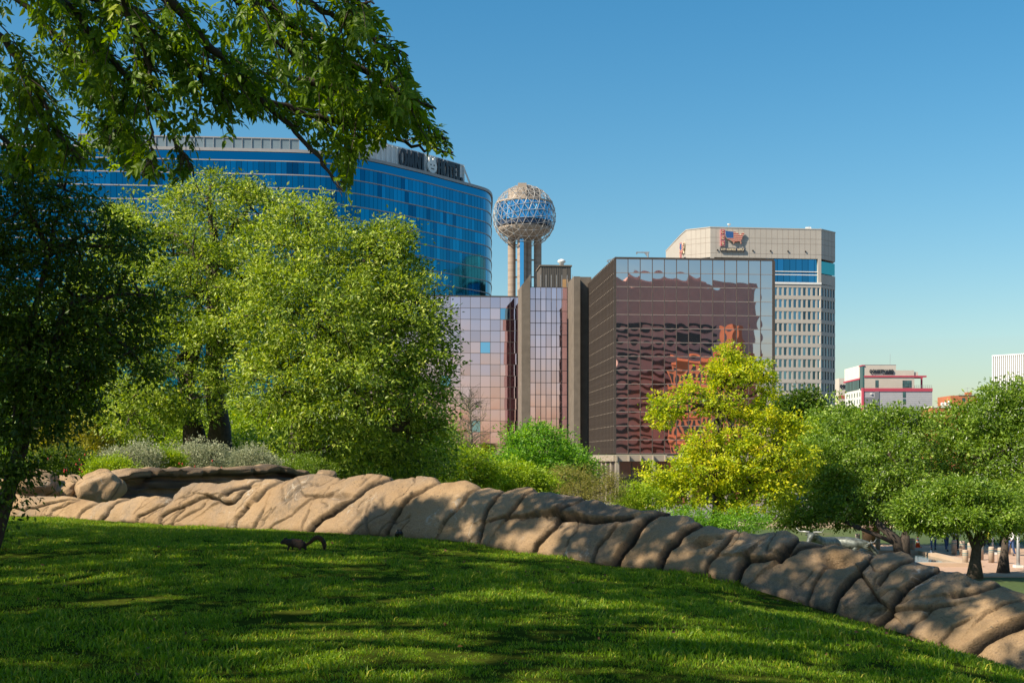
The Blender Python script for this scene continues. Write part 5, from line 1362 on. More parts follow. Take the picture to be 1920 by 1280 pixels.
rt2 = [lobe(1880,770,65,50,YQ), lobe(1820,800,70,48,YQ), lobe(1930,760,60,45,YQ), lobe(1770,860,60,55,YQ), lobe(1850,870,85,60,YQ-2), lobe(1940,860,70,65,YQ-2), lobe(1760,910,50,40,YQ-1), lobe(1900,930,80,50,YQ-2), lobe(1780,800,36,34,YQ), lobe(1960,800,60,60,YQ)]
tree('plaza_oak', 'tall green oak at the right edge under the white ribbed block', 'tree', P(1885, 1050, YQ), rt2, 'leaf_right', 92, 1500, 36, .5, .23, .11,
     [[tuple(P(1885, 1050, YQ)), tuple(P(1884, 990, YQ)), tuple(P(1880, 930, YQ))]], r0=.35, twigs=70, twig_r=.03, limb_r=.16)
YS = 59.0
rt3 = [lobe(1740,955,50,32,YS), lobe(1800,940,58,40,YS), lobe(1860,950,50,36,YS), lobe(1820,968,64,22,YS-1), lobe(1765,985,32,18,YS-.5), lobe(1718,972,32,20,YS), lobe(1882,975,30,20,YS), lobe(1815,925,45,24,YS), lobe(1700,960,28,20,YS)]
tree('small_oak', 'smaller oak in front with a forked dark trunk on the plaza lawn', 'tree', P(1828, 1080, YS), rt3, 'leaf_right', 93, 1000, 36, .33, .16, .08,
     [[tuple(P(1828, 1084, YS)), tuple(P(1829, 1050, YS)), tuple(P(1832, 1020, YS)), tuple(P(1836, 995, YS))], [tuple(P(1831, 1030, YS)), tuple(P(1845, 1012, YS)), tuple(P(1850, 985, YS))], [tuple(P(1829, 1030, YS)), tuple(P(1818, 1005, YS)), tuple(P(1805, 975, YS))]], r0=.30, twigs=60, twig_r=.02, limb_r=.1)
YT = 62.5
rt4 = [lobe(1900,955,38,32,YT), lobe(1945,950,45,42,YT), lobe(1925,975,46,18,YT), lobe(1895,978,24,14,YT)]
tree('small_oak', 'small oak with a straight dark trunk at the right edge of the plaza', 'tree', P(1882, 1076, YT), rt4, 'leaf_right', 94, 380, 38, .42, .16, .075,
     [[tuple(P(1881, 1078, YT)), tuple(P(1883, 1040, YT)), tuple(P(1886, 1005, YT))]], r0=.26, twigs=30, twig_r=.02, limb_r=.1)
tree('low_shrub', 'dark green clipped shrub below the yellow tree trunk', 'shrub', P(1310, 1000, 66), [lobe(1300,970,45,16,66), lobe(1350,985,40,14,66), lobe(1395,975,40,18,66)], 'leaf_bright', 95, 200, 34, .3, .13, .06, r0=.05, twigs=10)
# ------------------------------------------------------------------ trees of the foreground
def in_frame(p, mx=60, my=60):
    if p[1] < 0.3: return False
    px = p[0]/p[1]*F+960; py = HZ-p[2]/p[1]*F
    return -mx < px < 1920+mx and -my < py < 1280+200
SL = np.array([(-18,29),(-14,26),(-8,21.0),(-5.1,18.5),(-2.8,16.7),(-0.8,16.0),(0.3,16.0),(1.5,15.0),(3,14),(5,12.6),(8,10)], float)
shx, shy = SUN.x/SUN.z, SUN.y/SUN.z
rng = np.random.default_rng(909)
def shade_points():
    out = []
    xs = np.arange(-17, 7, .27); ys = np.arange(2.6, 27, .27)
    X, Y = np.meshgrid(xs, ys); X = X.ravel()+rng.uniform(-.13, .13, X.size); Y = Y.ravel()+rng.uniform(-.13, .13, Y.size)
    edge = np.interp(X, SL[:, 0], SL[:, 1])
    nz = fbm(X*1.5+3, Y*1.25, 501, 3)+0.6*fbm(X*3.4, Y*3.0, 502, 2)
    thr = 0.14
    ok = (Y < edge-0.02) & (nz < thr)
    ok &= ~((X > -1.6) & (X < 2.6) & (Y > 6.3) & (Y < 8.3) & (rng.random(X.size) < .5))   # the low branches throw their own shade here
    rag = (Y >= edge-.55) & (Y < edge+.25*(X > -1)) & (rng.random(X.size) < .5) & (X > -3)
    ok |= rag & (nz < 0.05)
    for x, y in zip(X[ok], Y[ok]):
        for _ in range(6):
            h = rng.uniform(5.2, 10.5)
            p = (x+shx*h, y+shy*h, -1.0+h)
            if not in_frame(p): out.append(p); break
    return np.array(out)
shp = shade_points()
# the dark tree in view stands in the shade of its neighbour
YD = 13.6
dark_l = [lobe(60,420,95,70,YD), lobe(150,470,95,75,YD+.3), lobe(40,560,110,100,YD), lobe(190,560,85,80,YD+.4), lobe(90,680,100,100,YD-.2), lobe(170,650,70,60,YD+.3), lobe(245,610,62,48,YD+.5), lobe(-30,650,80,120,YD), lobe(55,790,75,90,YD-.4), lobe(5,880,42,90,YD-.6),
          lobe(120,355,70,34,YD), lobe(20,340,90,40,YD-.3), lobe(255,470,40,24,YD+.4), lobe(290,560,34,22,YD+.5), lobe(270,690,34,24,YD+.4), lobe(215,430,36,26,YD+.3), lobe(160,720,40,40,YD), lobe(-60,480,90,130,YD), lobe(120,770,50,40,YD)]
sp, _, _ = sample_clumps(rng, dark_l, 750, .5)
tt = rng.uniform(3.0, 8.5, len(sp))[:, None]
sp = sp+np.array(tuple(SUN))*tt
sp = np.array([p for p in sp if not in_frame(p)])
def cluster_leaves(rng, P_, per, crad, L, W, spread=1.0):
    n = len(P_); off = rng.normal(size=(n, per, 3))*np.array([1, 1, .7])*crad*spread
    pos = (P_[:, None]+off).reshape(-1, 3)
    axis = unit(rng.normal(size=pos.shape)+np.array([0, 0, -.3])); nrm = unit(np.array([0, 0, .7])+rng.normal(size=pos.shape)*.6)
    s = rng.uniform(.7, 1.2, len(pos)); tone = np.clip(rng.normal(.4, .2, len(pos)), 0, 1)
    V, Q = leaf_arrays(rng, pos, axis, nrm, L*s, W*s); return V, Q, np.repeat(tone, 2)
TI, TJ = Vector((-10.5, 3.0, 0)), Vector((-17.5, 12.5, 0))
TI.z = float(lawn_h(TI.x, TI.y)); TJ.z = float(lawn_h(TJ.x, TJ.y))
def big_tree(name, label, root, pts, height):
    t = thing(name, tuple(root), label, 'tree')
    top = root+Vector((.4, .3, height)); tr = MB()
    tr.tube([root-Vector((0, 0, .4)), root+Vector((0, .05, height*.35)), root+Vector((.2, .1, height*.7)), top], [.52, .38, .32, .24], 12); tr.build('trunk', M['bark'], t, True)
    V, Q, tn = cluster_leaves(rng, pts, 40, .095, .16, .085)
    tag(link('crown', np_mesh('crown', V, Q, M['leaf_elm'], False, tn), t), kind='stuff')
    br = MB(); sub = pts[rng.choice(len(pts), min(70, len(pts)), replace=False)]
    for q in sub:
        s = root.lerp(top, rng.uniform(.5, 1)); pth = limb_path(rng, s, q, n=6, rise=.2)
        if any(in_frame(p, 120, 120) for p in pth): continue
        br.tube(pth, [.11, .09, .07, .05, .03, .012], 5, False)
    tag(br.build('branches', M['bark'], t, True), kind='stuff')
    return t, top
near_I = (np.hypot(shp[:, 0]-TI.x, shp[:, 1]-TI.y) < np.hypot(shp[:, 0]-TJ.x, shp[:, 1]-TJ.y))
elm, elm_top = big_tree('overhanging_elm', 'dark leafy branches hanging into the top left of the view before the hotel', TI, shp[near_I], 6.5)
shade2, _ = big_tree('shade_elm', 'tall elm outside the left edge whose crown shades the grass', TJ, np.vstack([shp[~near_I], sp]), 7.0)
dt_base = Vector((PX(-30, YD-.6), YD-.6, float(lawn_h(PX(-30, YD-.6), YD-.6))))
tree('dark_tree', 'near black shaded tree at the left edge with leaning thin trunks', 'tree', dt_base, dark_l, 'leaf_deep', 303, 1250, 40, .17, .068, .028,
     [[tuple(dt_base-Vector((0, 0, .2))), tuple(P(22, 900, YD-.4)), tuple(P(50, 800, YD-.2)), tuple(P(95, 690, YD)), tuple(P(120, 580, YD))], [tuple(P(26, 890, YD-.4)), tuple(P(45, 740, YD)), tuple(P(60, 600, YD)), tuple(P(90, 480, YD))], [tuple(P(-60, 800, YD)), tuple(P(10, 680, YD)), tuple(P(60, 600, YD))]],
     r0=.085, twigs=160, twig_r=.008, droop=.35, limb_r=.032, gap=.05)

# ---- the overhanging branches themselves, with compound leaves
BR = [[(-150,-260,5.5),(60,-60,5.8),(230,20,6),(330,100,6.1),(410,165,6.2),(500,190,6.3),(620,225,6.4),(720,255,6.5),(800,280,6.5),(850,286,6.5)],
 [(560,150,6.3),(660,170,6.35),(740,200,6.4),(800,235,6.4),(835,262,6.4)],
 [(100,-300,5.4),(280,-40,5.8),(370,60,6),(450,150,6.1),(540,235,6.2),(600,300,6.2),(645,360,6.2)],
 [(250,-300,5.4),(420,-60,5.7),(540,40,5.9),(640,110,6.0),(730,160,6.1),(790,195,6.1),(818,205,6.1)],
 [(400,-250,5.5),(520,-40,5.7),(620,30,5.8),(700,75,5.9),(765,105,5.9)],
 [(-150,-100,5.8),(0,60,6),(60,160,6.1),(110,240,6.2),(150,310,6.2)],
 [(-60,-200,5.8),(120,0,6),(200,100,6.1),(290,210,6.2),(345,290,6.2),(372,335,6.2)],
 [(450,-200,5.4),(600,-40,5.6),(660,0,5.7),(702,8,5.7)],
 [(-200,50,6),(-60,200,6.3),(40,290,6.4),(90,335,6.4)],
 [(150,-200,5.6),(230,0,5.9),(275,110,6),(282,220,6),(286,310,6)],
 [(20,-200,7.2),(200,-20,7.4),(330,70,7.5),(430,130,7.6),(560,150,7.7),(680,190,7.8)],
 [(-150,-150,7),(60,20,7.2),(160,120,7.3),(230,220,7.4),(255,290,7.4)],
 [(300,-250,7),(420,-20,7.2),(520,80,7.4),(640,160,7.5),(740,235,7.6)],
 [(-200,-50,7.4),(-20,120,7.6),(60,220,7.7),(130,300,7.7)],
 [(0,-220,6.6),(90,-30,6.8),(160,60,6.9),(210,160,7),(225,260,7)],
 [(350,-220,6.2),(470,0,6.5),(560,110,6.6),(640,200,6.7),(660,290,6.8)]]
YLIM = np.array([(-200,350),(60,335),(150,322),(200,300),(260,345),(340,345),(400,290),(440,245),(500,225),(560,240),(600,300),(650,385),(665,330),(700,285),(748,252),(800,282),(858,292),(900,292)], float)
XLIM = np.array([(-400,720),(0,702),(20,695),(50,735),(110,772),(150,768),(200,818),(250,836),(290,858),(400,858)], float)
rngb = np.random.default_rng(77)
def allowed(p, slack=0):
    px = p[0]/p[1]*F+960; py = HZ-p[2]/p[1]*F
    if px > 1960 or px < -260 or py < -320: return False
    return py < np.interp(px, YLIM[:, 0], YLIM[:, 1])+slack and px < np.interp(py, XLIM[:, 0], XLIM[:, 1])+slack
mbB = MB(); leaf_at = []
def droop_path(a, d, L_, n=5):
    p = np.array(a, float); d = unit(np.array(d, float)); out = [tuple(p)]
    for k in range(n):
        p = p+d*L_/n; out.append(tuple(p)); d = unit(d+np.array([0, 0, -.10])+rngb.normal(size=3)*.10)
    return out
hk = unit(rngb.normal(size=(6, 2)))*2*math.pi/rngb.uniform(80, 190, (6, 1)); hp = rngb.uniform(0, 6.28, 6)
def hole(p):
    q = np.array([p[0]/p[1]*F, -p[2]/p[1]*F]); return np.sin(hk@q+hp).sum() > 1.9
for b_ in BR:
    pts = [P(*q) for q in b_]
    dense = []
    for a, c in zip(pts[:-1], pts[1:]):
        for k in range(6): dense.append(a.lerp(c, k/6)+Vector(rngb.normal(size=3)*.006))
    dense.append(pts[-1]); dense = [q for q in dense if q.z/q.y*F < -1e9 or allowed(q, 10) or HZ-q.z/q.y*F < -300 or q.x/q.y*F+960 < -200]; n = len(dense)
    r0 = .028 if len(b_) > 6 else .02
    mbB.tube(dense, [r0*(1-.88*k/(n-1))+.0015 for k in range(n)], 6, False)
    for k in range(3, n):
        tdir = np.array(dense[k]-dense[k-1]); 
        for rep in range(1 + (rngb.random() < .75)):
            sd = unit(np.cross(tdir, rngb.normal(size=3))); d = unit(unit(tdir)*rngb.uniform(.3, 1.0)+sd*rngb.uniform(.4, 1.0)+np.array([0, 0, -.25]))
            if hole(dense[k]): continue
            L_ = rngb.uniform(.14, .50)*(1-.3*k/n)
            pth = [q for q in droop_path(dense[k], d, L_, 6)]
            q = [pth[0]]
            for e in pth[1:]:
                if not allowed(e): break
                q.append(e)
            if len(q) < 2: continue
            mbB.tube(q, [.0042*(1-.7*j/(len(q)-1)) for j in range(len(q))], 4, False)
            for j in range(1, len(q)):
                dd = np.array(q[j])-np.array(q[j-1])
                for s_ in (-1, 1):
                    if rngb.random() < .62:
                        sd2 = unit(np.cross(dd, np.array([0, 0, 1.0])+rngb.normal(size=3)*.3))*s_
                        ax = unit(unit(dd)*.65+sd2*.75+np.array([0, 0, -.28])+rngb.normal(size=3)*.22)
                        leaf_at.append((np.array(q[j]), ax))
            leaf_at.append((np.array(q[-1]), unit(np.array(q[-1])-np.array(q[-2]))))
tag(mbB.build('overhanging_branches', M['bark'], elm, True), kind='stuff')
def leaflet_arr(o, a, nrm, L_, W_):
    a = unit(a); s_ = unit(np.cross(a, nrm)); n_ = np.cross(s_, a)
    return [o, o+a*L_*.28+s_*W_*.42+n_*W_*.14, o+a*L_*.28-s_*W_*.42+n_*W_*.14, o+a*L_*.62+s_*W_*.36+n_*W_*.10-np.array(n_)*L_*.03, o+a*L_*.62-s_*W_*.36+n_*W_*.10-np.array(n_)*L_*.03, o+a*L_-n_*L_*.10, o+a*L_*.45]
LF = [(0,1,6),(0,6,2),(1,3,6),(2,6,4),(3,5,6),(4,6,5)]
def compound(seed):
    """leaf along +x, normal +z: five or seven pointed leaflets on a thin stalk"""
    r = np.random.default_rng(seed); V = []; Q = []; n = 2 if r.random() < .45 else 3; Ls = r.uniform(.95, 1.15)
    def add(o, a, nr, L_, W_):
        i = len(V); V.extend(leaflet_arr(np.array(o, float), np.array(a, float), nr, L_, W_)); Q.extend([tuple(i+k for k in f) for f in LF])
    for k in range(n):
        x = (.30+.62*k/n)*.105
        for s_ in (-1, 1):
            add((x, 0, -x*.08), (.62+r.normal()*.08, s_*(.8+r.normal()*.08), -.18+r.normal()*.12), unit(np.array([r.normal()*.2, r.normal()*.2, 1.0])), .058*Ls*r.uniform(.8, 1.1), .026)
    add((.10, 0, -.008), (1, r.normal()*.12, -.25), np.array([0, 0, 1.0]), .068*Ls, .028)
    i = len(V); V += [np.array((0, -.0012, 0)), np.array((0, .0012, 0)), np.array((.103, 0, -.008))]; Q.append((i, i+1, i+2))
    return np.array(V), np.array(Q)
CL = [compound(k) for k in range(5)]
ok = [(p, a) for p, a in leaf_at if allowed(p+a*.13, 6)]
vis = sorted(range(len(ok)), key=lambda k: (not in_frame(ok[k][0], -10, -10), ok[k][0][1]))
solo = set(vis[:300])
cm = [np_mesh('leaf', V, Q, M['leaf_elm'], False, np.clip(np.random.default_rng(k).normal(.45, .15, len(Q)), 0, 1)) for k, (V, Q) in enumerate(CL)]
bigV, bigQ, bigT = [], [], []; off = 0
for k, (p, a) in enumerate(ok):
    up_ = unit(np.array([0, 0, 1.0])+rngb.normal(size=3)*.45); y_ = unit(np.cross(up_, a)); z_ = np.cross(a, y_); s = rngb.uniform(.55, .86); c = rngb.integers(5)
    if k in solo:
        o = bpy.data.objects.new('leaf', cm[c]); COL.objects.link(o); adopt(o, elm)
        o.matrix_basis = Matrix(((a[0]*s, y_[0]*s, z_[0]*s, p[0]), (a[1]*s, y_[1]*s, z_[1]*s, p[1]), (a[2]*s, y_[2]*s, z_[2]*s, p[2]), (0, 0, 0, 1)))
    else:
        V, Q = CL[c]; W_ = p+s*(V[:, :1]*a+V[:, 1:2]*y_+V[:, 2:]*z_)
        bigV.append(W_); bigQ.append(Q+off); off += len(V); bigT.append(np.full(len(Q), np.clip(rngb.normal(.42, .2), 0, 1)))
tag(link('further_leaves', np_mesh('further_leaves', np.vstack(bigV), np.vstack(bigQ), M['leaf_elm'], False, np.concatenate(bigT)), elm), kind='stuff')

# ------------------------------------------------------------------ grass
M['grass'] = m_leaf('grass_blade', (0.040, 0.10, 0.006), (0.23, 0.38, 0.014), 0.42, (0.58, 0.54, 0.07), rough=.5)
def tuft(seed, n, R_, h0):
    r = np.random.default_rng(seed); V = []; Q = []; T = []
    for k in range(n):
        a = r.uniform(0, 6.28); d = R_*math.sqrt(r.random()); o = np.array([d*math.cos(a), d*math.sin(a), -.01]); h = h0*r.uniform(.5, 1.25); w = r.uniform(.0022, .0042)
        ln = r.uniform(0, 6.28); lean = r.uniform(.15, .9)*h; dx = np.array([math.cos(ln), math.sin(ln), 0])*lean; b_ = r.uniform(0, 6.28); s_ = np.array([math.cos(b_), math.sin(b_), 0])*w
        i = len(V); V += [o-s_, o+s_, o+dx*.35+s_*.8+np.array([0, 0, h*.6]), o+dx*.35-s_*.8+np.array([0, 0, h*.6]), o+dx+np.array([0, 0, h*(1-.25*lean/h)])]
        t = np.clip(r.normal(.42, .2), 0, 1) if r.random() > .05 else 1.0
        Q += [(i, i+1, i+2), (i, i+2, i+3), (i+3, i+2, i+4)]; T += [t]*3
    return np_mesh('tuft', np.array(V), np.array(Q), M['grass'], False, np.array(T))
tufts = []
for k in range(4):
    o = bpy.data.objects.new('grass_tuft', tuft(600+k, 40, .085, .030 if k < 3 else .044)); tufts.append(o)
rg = np.random.default_rng(55)
N0 = 90000
Yg = 4.6+(27.5-4.6)*rg.random(N0)**1.0; fx = rg.uniform(-.47, .47, N0); Xg = fx*Yg
dens = np.clip(190*(7.5/Yg)**1.0, 40, 190)        # tufts per square metre wanted
have = N0/((27.5-4.6)*.94*Yg)
keep = (rg.random(N0) < dens/have) & (Yg < ridge_foot_Y(Xg, Yg)+.10) & (Xg > -13.5)
# worn soil in a strip along the stones
strip = (ridge_foot_Y(Xg, Yg)-Yg)
pxg = Xg/Yg*F+960
worn = ((pxg > 1390) & (strip < .28+.15*np.sin(pxg/37))) | ((pxg > 690) & (pxg < 830) & (strip < .30)) 
keep &= ~(worn & (rg.random(N0) < .93))
keep &= ~((fbm(Xg*1.4+50, Yg*1.4, 730, 3) > .20) & (rg.random(N0) < .75))
Xg, Yg = Xg[keep], Yg[keep]
Zg = lawn_h(Xg, Yg)
patch = fbm(Xg*.9, Yg*.9, 700, 3)
me = bpy.data.meshes.new('lawn_grass'); me.vertices.add(len(Xg)); me.vertices.foreach_set('co', np.stack([Xg, Yg, Zg], 1).astype(np.float32).ravel())
a = me.attributes.new('scl', 'FLOAT', 'POINT'); a.data.foreach_set('value', (np.clip(1+2.0*patch+.8*(fbm(Xg*3.5, Yg*3.5, 720, 2)), .4, 1.8)*rg.uniform(.75, 1.3, len(Xg))).astype(np.float32))
a = me.attributes.new('rot', 'FLOAT', 'POINT'); a.data.foreach_set('value', rg.uniform(0, 6.28, len(Xg)).astype(np.float32))
go = link('lawn_grass', me); tag(go, 'short green lawn grass in dappled shade below the rock ridge', 'grass', kind='stuff')
ng = bpy.data.node_groups.new('scatter_tufts', 'GeometryNodeTree')
ng.interface.new_socket('Geometry', in_out='INPUT', socket_type='NodeSocketGeometry'); ng.interface.new_socket('Geometry', in_out='OUTPUT', socket_type='NodeSocketGeometry')
gi = ng.nodes.new('NodeGroupInput'); gout = ng.nodes.new('NodeGroupOutput'); iop = ng.nodes.new('GeometryNodeInstanceOnPoints'); jn = ng.nodes.new('GeometryNodeJoinGeometry'); m2p = ng.nodes.new('GeometryNodeMeshToPoints')
for o in tufts:
    oi = ng.nodes.new('GeometryNodeObjectInfo'); oi.inputs['Object'].default_value = o; oi.inputs['As Instance'].default_value = True
    ng.links.new(oi.outputs['Geometry'], jn.inputs[0])
ns = ng.nodes.new('GeometryNodeInputNamedAttribute'); ns.data_type = 'FLOAT'; ns.inputs[0].default_value = 'scl'
nr_ = ng.nodes.new('GeometryNodeInputNamedAttribute'); nr_.data_type = 'FLOAT'; nr_.inputs[0].default_value = 'rot'
cx3 = ng.nodes.new('ShaderNodeCombineXYZ'); ng.links.new(nr_.outputs[0], cx3.inputs[2])
ng.links.new(gi.outputs[0], m2p.inputs[0]); ng.links.new(m2p.outputs[0], iop.inputs['Points']); ng.links.new(jn.outputs[0], iop.inputs['Instance']); iop.inputs['Pick Instance'].default_value = True
ng.links.new(cx3.outputs[0], iop.inputs['Rotation']); ng.links.new(ns.outputs[0], iop.inputs['Scale']); ng.links.new(iop.outputs[0], gout.inputs[0])
md = go.modifiers.new('scatter', 'NODES'); md.node_group = ng
# dry leaves lying on the grass
M['dry_leaf'] = m_plain('dry_leaf', (0.16, 0.075, 0.03), 0.8, 0.5, 8)
rl = np.random.default_rng(8); n = 130; yy = 6+12*rl.random(n); xx = rl.uniform(-.42, .42, n)*yy; okk = yy < ridge_foot_Y(xx, yy)
xx, yy = xx[okk], yy[okk]; pos = np.stack([xx, yy, lawn_h(xx, yy)+.045], 1)
V, Q = leaf_arrays(rl, pos, unit(rl.normal(size=pos.shape)*np.array([1, 1, .3])), unit(np.array([0, 0, 1.0])+rl.normal(size=pos.shape)*.5), rl.uniform(.02, .05, len(pos)), rl.uniform(.015, .03, len(pos)), .3)
tag(link('leaf_litter', np_mesh('leaf_litter', V, Q, M['dry_leaf'])), 'scattered dry brown leaves lying in the grass', 'leaf litter', kind='stuff')
# ------------------------------------------------------------------ squirrel, plaza, people, bronze cattle
def skin(name, verts, edges, radii, mat, parent=None, levels=2, root=0, flat=None):
    me = bpy.data.meshes.new(name); me.from_pydata([tuple(v) for v in verts], edges, []); me.update(); me.materials.append(mat)
    o = link(name, me, parent)
    sm = o.modifiers.new('skin', 'SKIN'); sm.use_smooth_shade = True
    lay = me.skin_vertices[0].data
    for k, r in enumerate(radii):
        lay[k].radius = (r, r) if not hasattr(r, '__len__') else r
        lay[k].use_root = (k == root)
    ss = o.modifiers.new('smooth', 'SUBSURF'); ss.levels = levels; ss.render_levels = levels
    return o
# squirrel, trotting to the left
YS_ = 12.7
def sq(px, py, dy=0.0): return P(px, py, YS_)+Vector((0, dy, 0))
gz = float(lawn_h(PX(556, YS_), YS_))+.035
dz = gz-PZ(1032.5, YS_)
m, nt, b = mat_new('squirrel_fur'); n_ = noise(nt, 60, 4, .7); n2_ = noise(nt, 9, 2)
mxs = nt.nodes.new('ShaderNodeMix'); mxs.data_type = 'RGBA'
nt.links.new(ramp(nt, n2_.outputs[0], [(.45, (0, 0, 0)), (.65, (1, 1, 1))]), mxs.inputs[0])
nt.links.new(ramp(nt, n_.outputs[0], [(.3, (.014, .010, .008)), (.7, (.040, .028, .020))]), mxs.inputs[6]); mxs.inputs[7].default_value = (.065, .030, .014, 1)
nt.links.new(mxs.outputs[2], b.inputs['Base Color']); b.inputs['Roughness'].default_value = .9; bump(nt, b, n_.outputs[0], .8, .01); M['fur'] = m
M['fur_red'] = m_plain('russet_fur', (.12, .048, .02), .9, .35, 50, bmp=.6); M['eye'] = m_plain('dark_eye', (.01, .008, .007), .15, 0, 1)
sqr = thing('squirrel', (PX(556, YS_), YS_, gz), 'dark brown squirrel trotting left across the grass with its tail arched', 'squirrel')
V = [sq(557,1019.5), sq(548,1019), sq(542,1018.5), sq(537,1017), sq(532,1016.5), sq(528.3,1019), sq(526.2,1021),     # spine to nose 0..6
     sq(565,1021), sq(570,1022.5), sq(574.5,1022),                                                                      # rump 7..9
     sq(543,1024,-.02), sq(541.5,1028,-.022), sq(540.5,1032,-.022), sq(538.5,1033,-.022),                              # near foreleg 10..13
     sq(546,1024,.02), sq(548.5,1028,.022), sq(548,1032,.022), sq(546,1033,.022),                                      # far foreleg 14..17
     sq(566,1026,-.028), sq(561,1029,-.030), sq(566,1031,-.030), sq(561.5,1033,-.030),                                 # near hind 18..21
     sq(570,1026,.028), sq(570,1029.5,.030), sq(574,1031,.030), sq(570,1033,.030),                                     # far hind 22..25
     sq(534,1011.5,-.012), sq(534.8,1009,-.014), sq(536,1011.5,.012), sq(537,1009,.014)]                                # ears 26..29
E = [(0,1),(1,2),(2,3),(3,4),(4,5),(5,6),(0,7),(7,8),(8,9),(2,10),(10,11),(11,12),(12,13),(2,14),(14,15),(15,16),(16,17),(7,18),(18,19),(19,20),(20,21),(7,22),(22,23),(23,24),(24,25),(4,26),(26,27),(4,28),(28,29)]
R = [.047,.042,.037,.029,.028,.018,.008,.047,.036,.017,.016,.010,.007,.006,.016,.010,.007,.006,.027,.015,.010,.007,.027,.015,.010,.007,.008,.003,.008,.003]
V = [v+Vector((0, 0, dz)) for v in V]
skin('body', V, E, R, M['fur'], sqr)
tp = [sq(574,1022), sq(579,1020), sq(584,1016.5), sq(588,1011.5), sq(593,1009), sq(598,1009), sq(603,1012), sq(606.5,1017), sq(608.5,1023), sq(608,1029), sq(607,1032)]
tp = [p+Vector((0, 0, dz)) for p in tp]
tr_ = [.012,.015,.018,.021,.024,.025,.025,.025,.024,.018,.006]
tail = skin('tail', tp, [(k, k+1) for k in range(len(tp)-1)], tr_, M['fur'], sqr)
# loose hair of the tail
rh = np.random.default_rng(4); hv, hq = [], []
for k in range(900):
    f_ = rh.uniform(.3, 9.8); i = int(f_); q = tp[i].lerp(tp[i+1], f_-i); r = np.interp(f_, range(11), tr_); d = Vector(unit(rh.normal(size=3))); tn = (tp[i+1]-tp[i]).normalized(); d = (d-tn*d.dot(tn)).normalized()
    a_ = q+d*r*.8; e_ = a_+d*.016*rh.uniform(.6, 1.3)+tn*.012; s_ = tn.cross(d)*.0012; j = len(hv); hv += [tuple(a_-s_), tuple(a_+s_), tuple(e_)]; hq.append((j, j+1, j+2))
tag(link('tail_hair', np_mesh('tail_hair', hv, hq, M['fur_red']), sqr), kind='stuff')
for s_ in (-1, 1): MB().lathe([(.0005, -.004), (.004, -.001), (.004, .001), (.0005, .004)], tuple(sq(530.2, 1016)+Vector((0, s_*.021, dz))), 8).build('eye', M['eye'], sqr, True)

# small black sprinkler box by the stones
sb = thing('sprinkler_head', (PX(748, 15.3), 15.3, float(lawn_h(PX(748, 15.3), 15.3))), 'small black valve box on bare soil against the ridge', 'sprinkler')
c = sb.location; MB().lathe([(.05, 0), (.05, .07), (.04, .09)], tuple(c), 10).build('body', M['eye'], sb); MB().lathe([(.035, .09), (.03, .115)], tuple(c), 8).build('cap', M['eye'], sb)

# ---- plaza
m, nt, b = mat_new('plaza_paving'); tc = nt.nodes.new('ShaderNodeTexCoord'); bk = nt.nodes.new('ShaderNodeTexBrick'); bk.inputs['Scale'].default_value = 1.0; bk.offset = .5
bk.inputs['Color1'].default_value = (.42, .28, .20, 1); bk.inputs['Color2'].default_value = (.46, .31, .225, 1); bk.inputs['Mortar'].default_value = (.30, .19, .14, 1); bk.inputs['Mortar Size'].default_value = .012; bk.inputs['Brick Width'].default_value = 1.2; bk.inputs['Row Height'].default_value = 1.2
nt.links.new(tc.outputs['Object'], bk.inputs['Vector']); nt.links.new(bk.outputs[0], b.inputs['Base Color']); b.inputs['Roughness'].default_value = .85; M['plaza'] = m
m, nt, b = mat_new('brick_street'); tc = nt.nodes.new('ShaderNodeTexCoord'); bk = nt.nodes.new('ShaderNodeTexBrick'); bk.inputs['Scale'].default_value = 1.0
bk.inputs['Color1'].default_value = (.26, .10, .085, 1); bk.inputs['Color2'].default_value = (.31, .13, .10, 1); bk.inputs['Mortar'].default_value = (.2, .12, .1, 1); bk.inputs['Mortar Size'].default_value = .01; bk.inputs['Brick Width'].default_value = .4; bk.inputs['Row Height'].default_value = .2
nt.links.new(tc.outputs['Object'], bk.inputs['Vector']); nt.links.new(bk.outputs[0], b.inputs['Base Color']); b.inputs['Roughness'].default_value = .85; M['street'] = m
M['asphalt'] = m_plain('pale_roadway', (.30, .25, .22), .9, .08, .5); M['stone_curb'] = m_plain('curb_stone', (.48, .36, .26), .8, .08, 1)
pz = PLAZA_Z
tag(MB().bar((13.5, 60.5, pz-.3), (60, 82.5, pz+.05)).build('plaza_paving', M['plaza']), kind='structure')
tag(MB().bar((13.5, 82.5, pz-.3), (44, 106, pz-.02)).build('brick_street', M['street']), kind='structure')
tag(MB().bar((44.05, 82.5, pz-.3), (80, 120, pz-.02)).build('roadway', M['asphalt']), kind='structure')
tag(MB().bar((13.5, 106, pz-.3), (44, 112, pz+.1)).build('far_pavement', M['stone_curb']), kind='structure')
tag(MB().bar((13.5, 82.3, pz-.2), (60, 82.6, pz+.08)).build('street_kerb', M['stone_curb']), kind='structure')
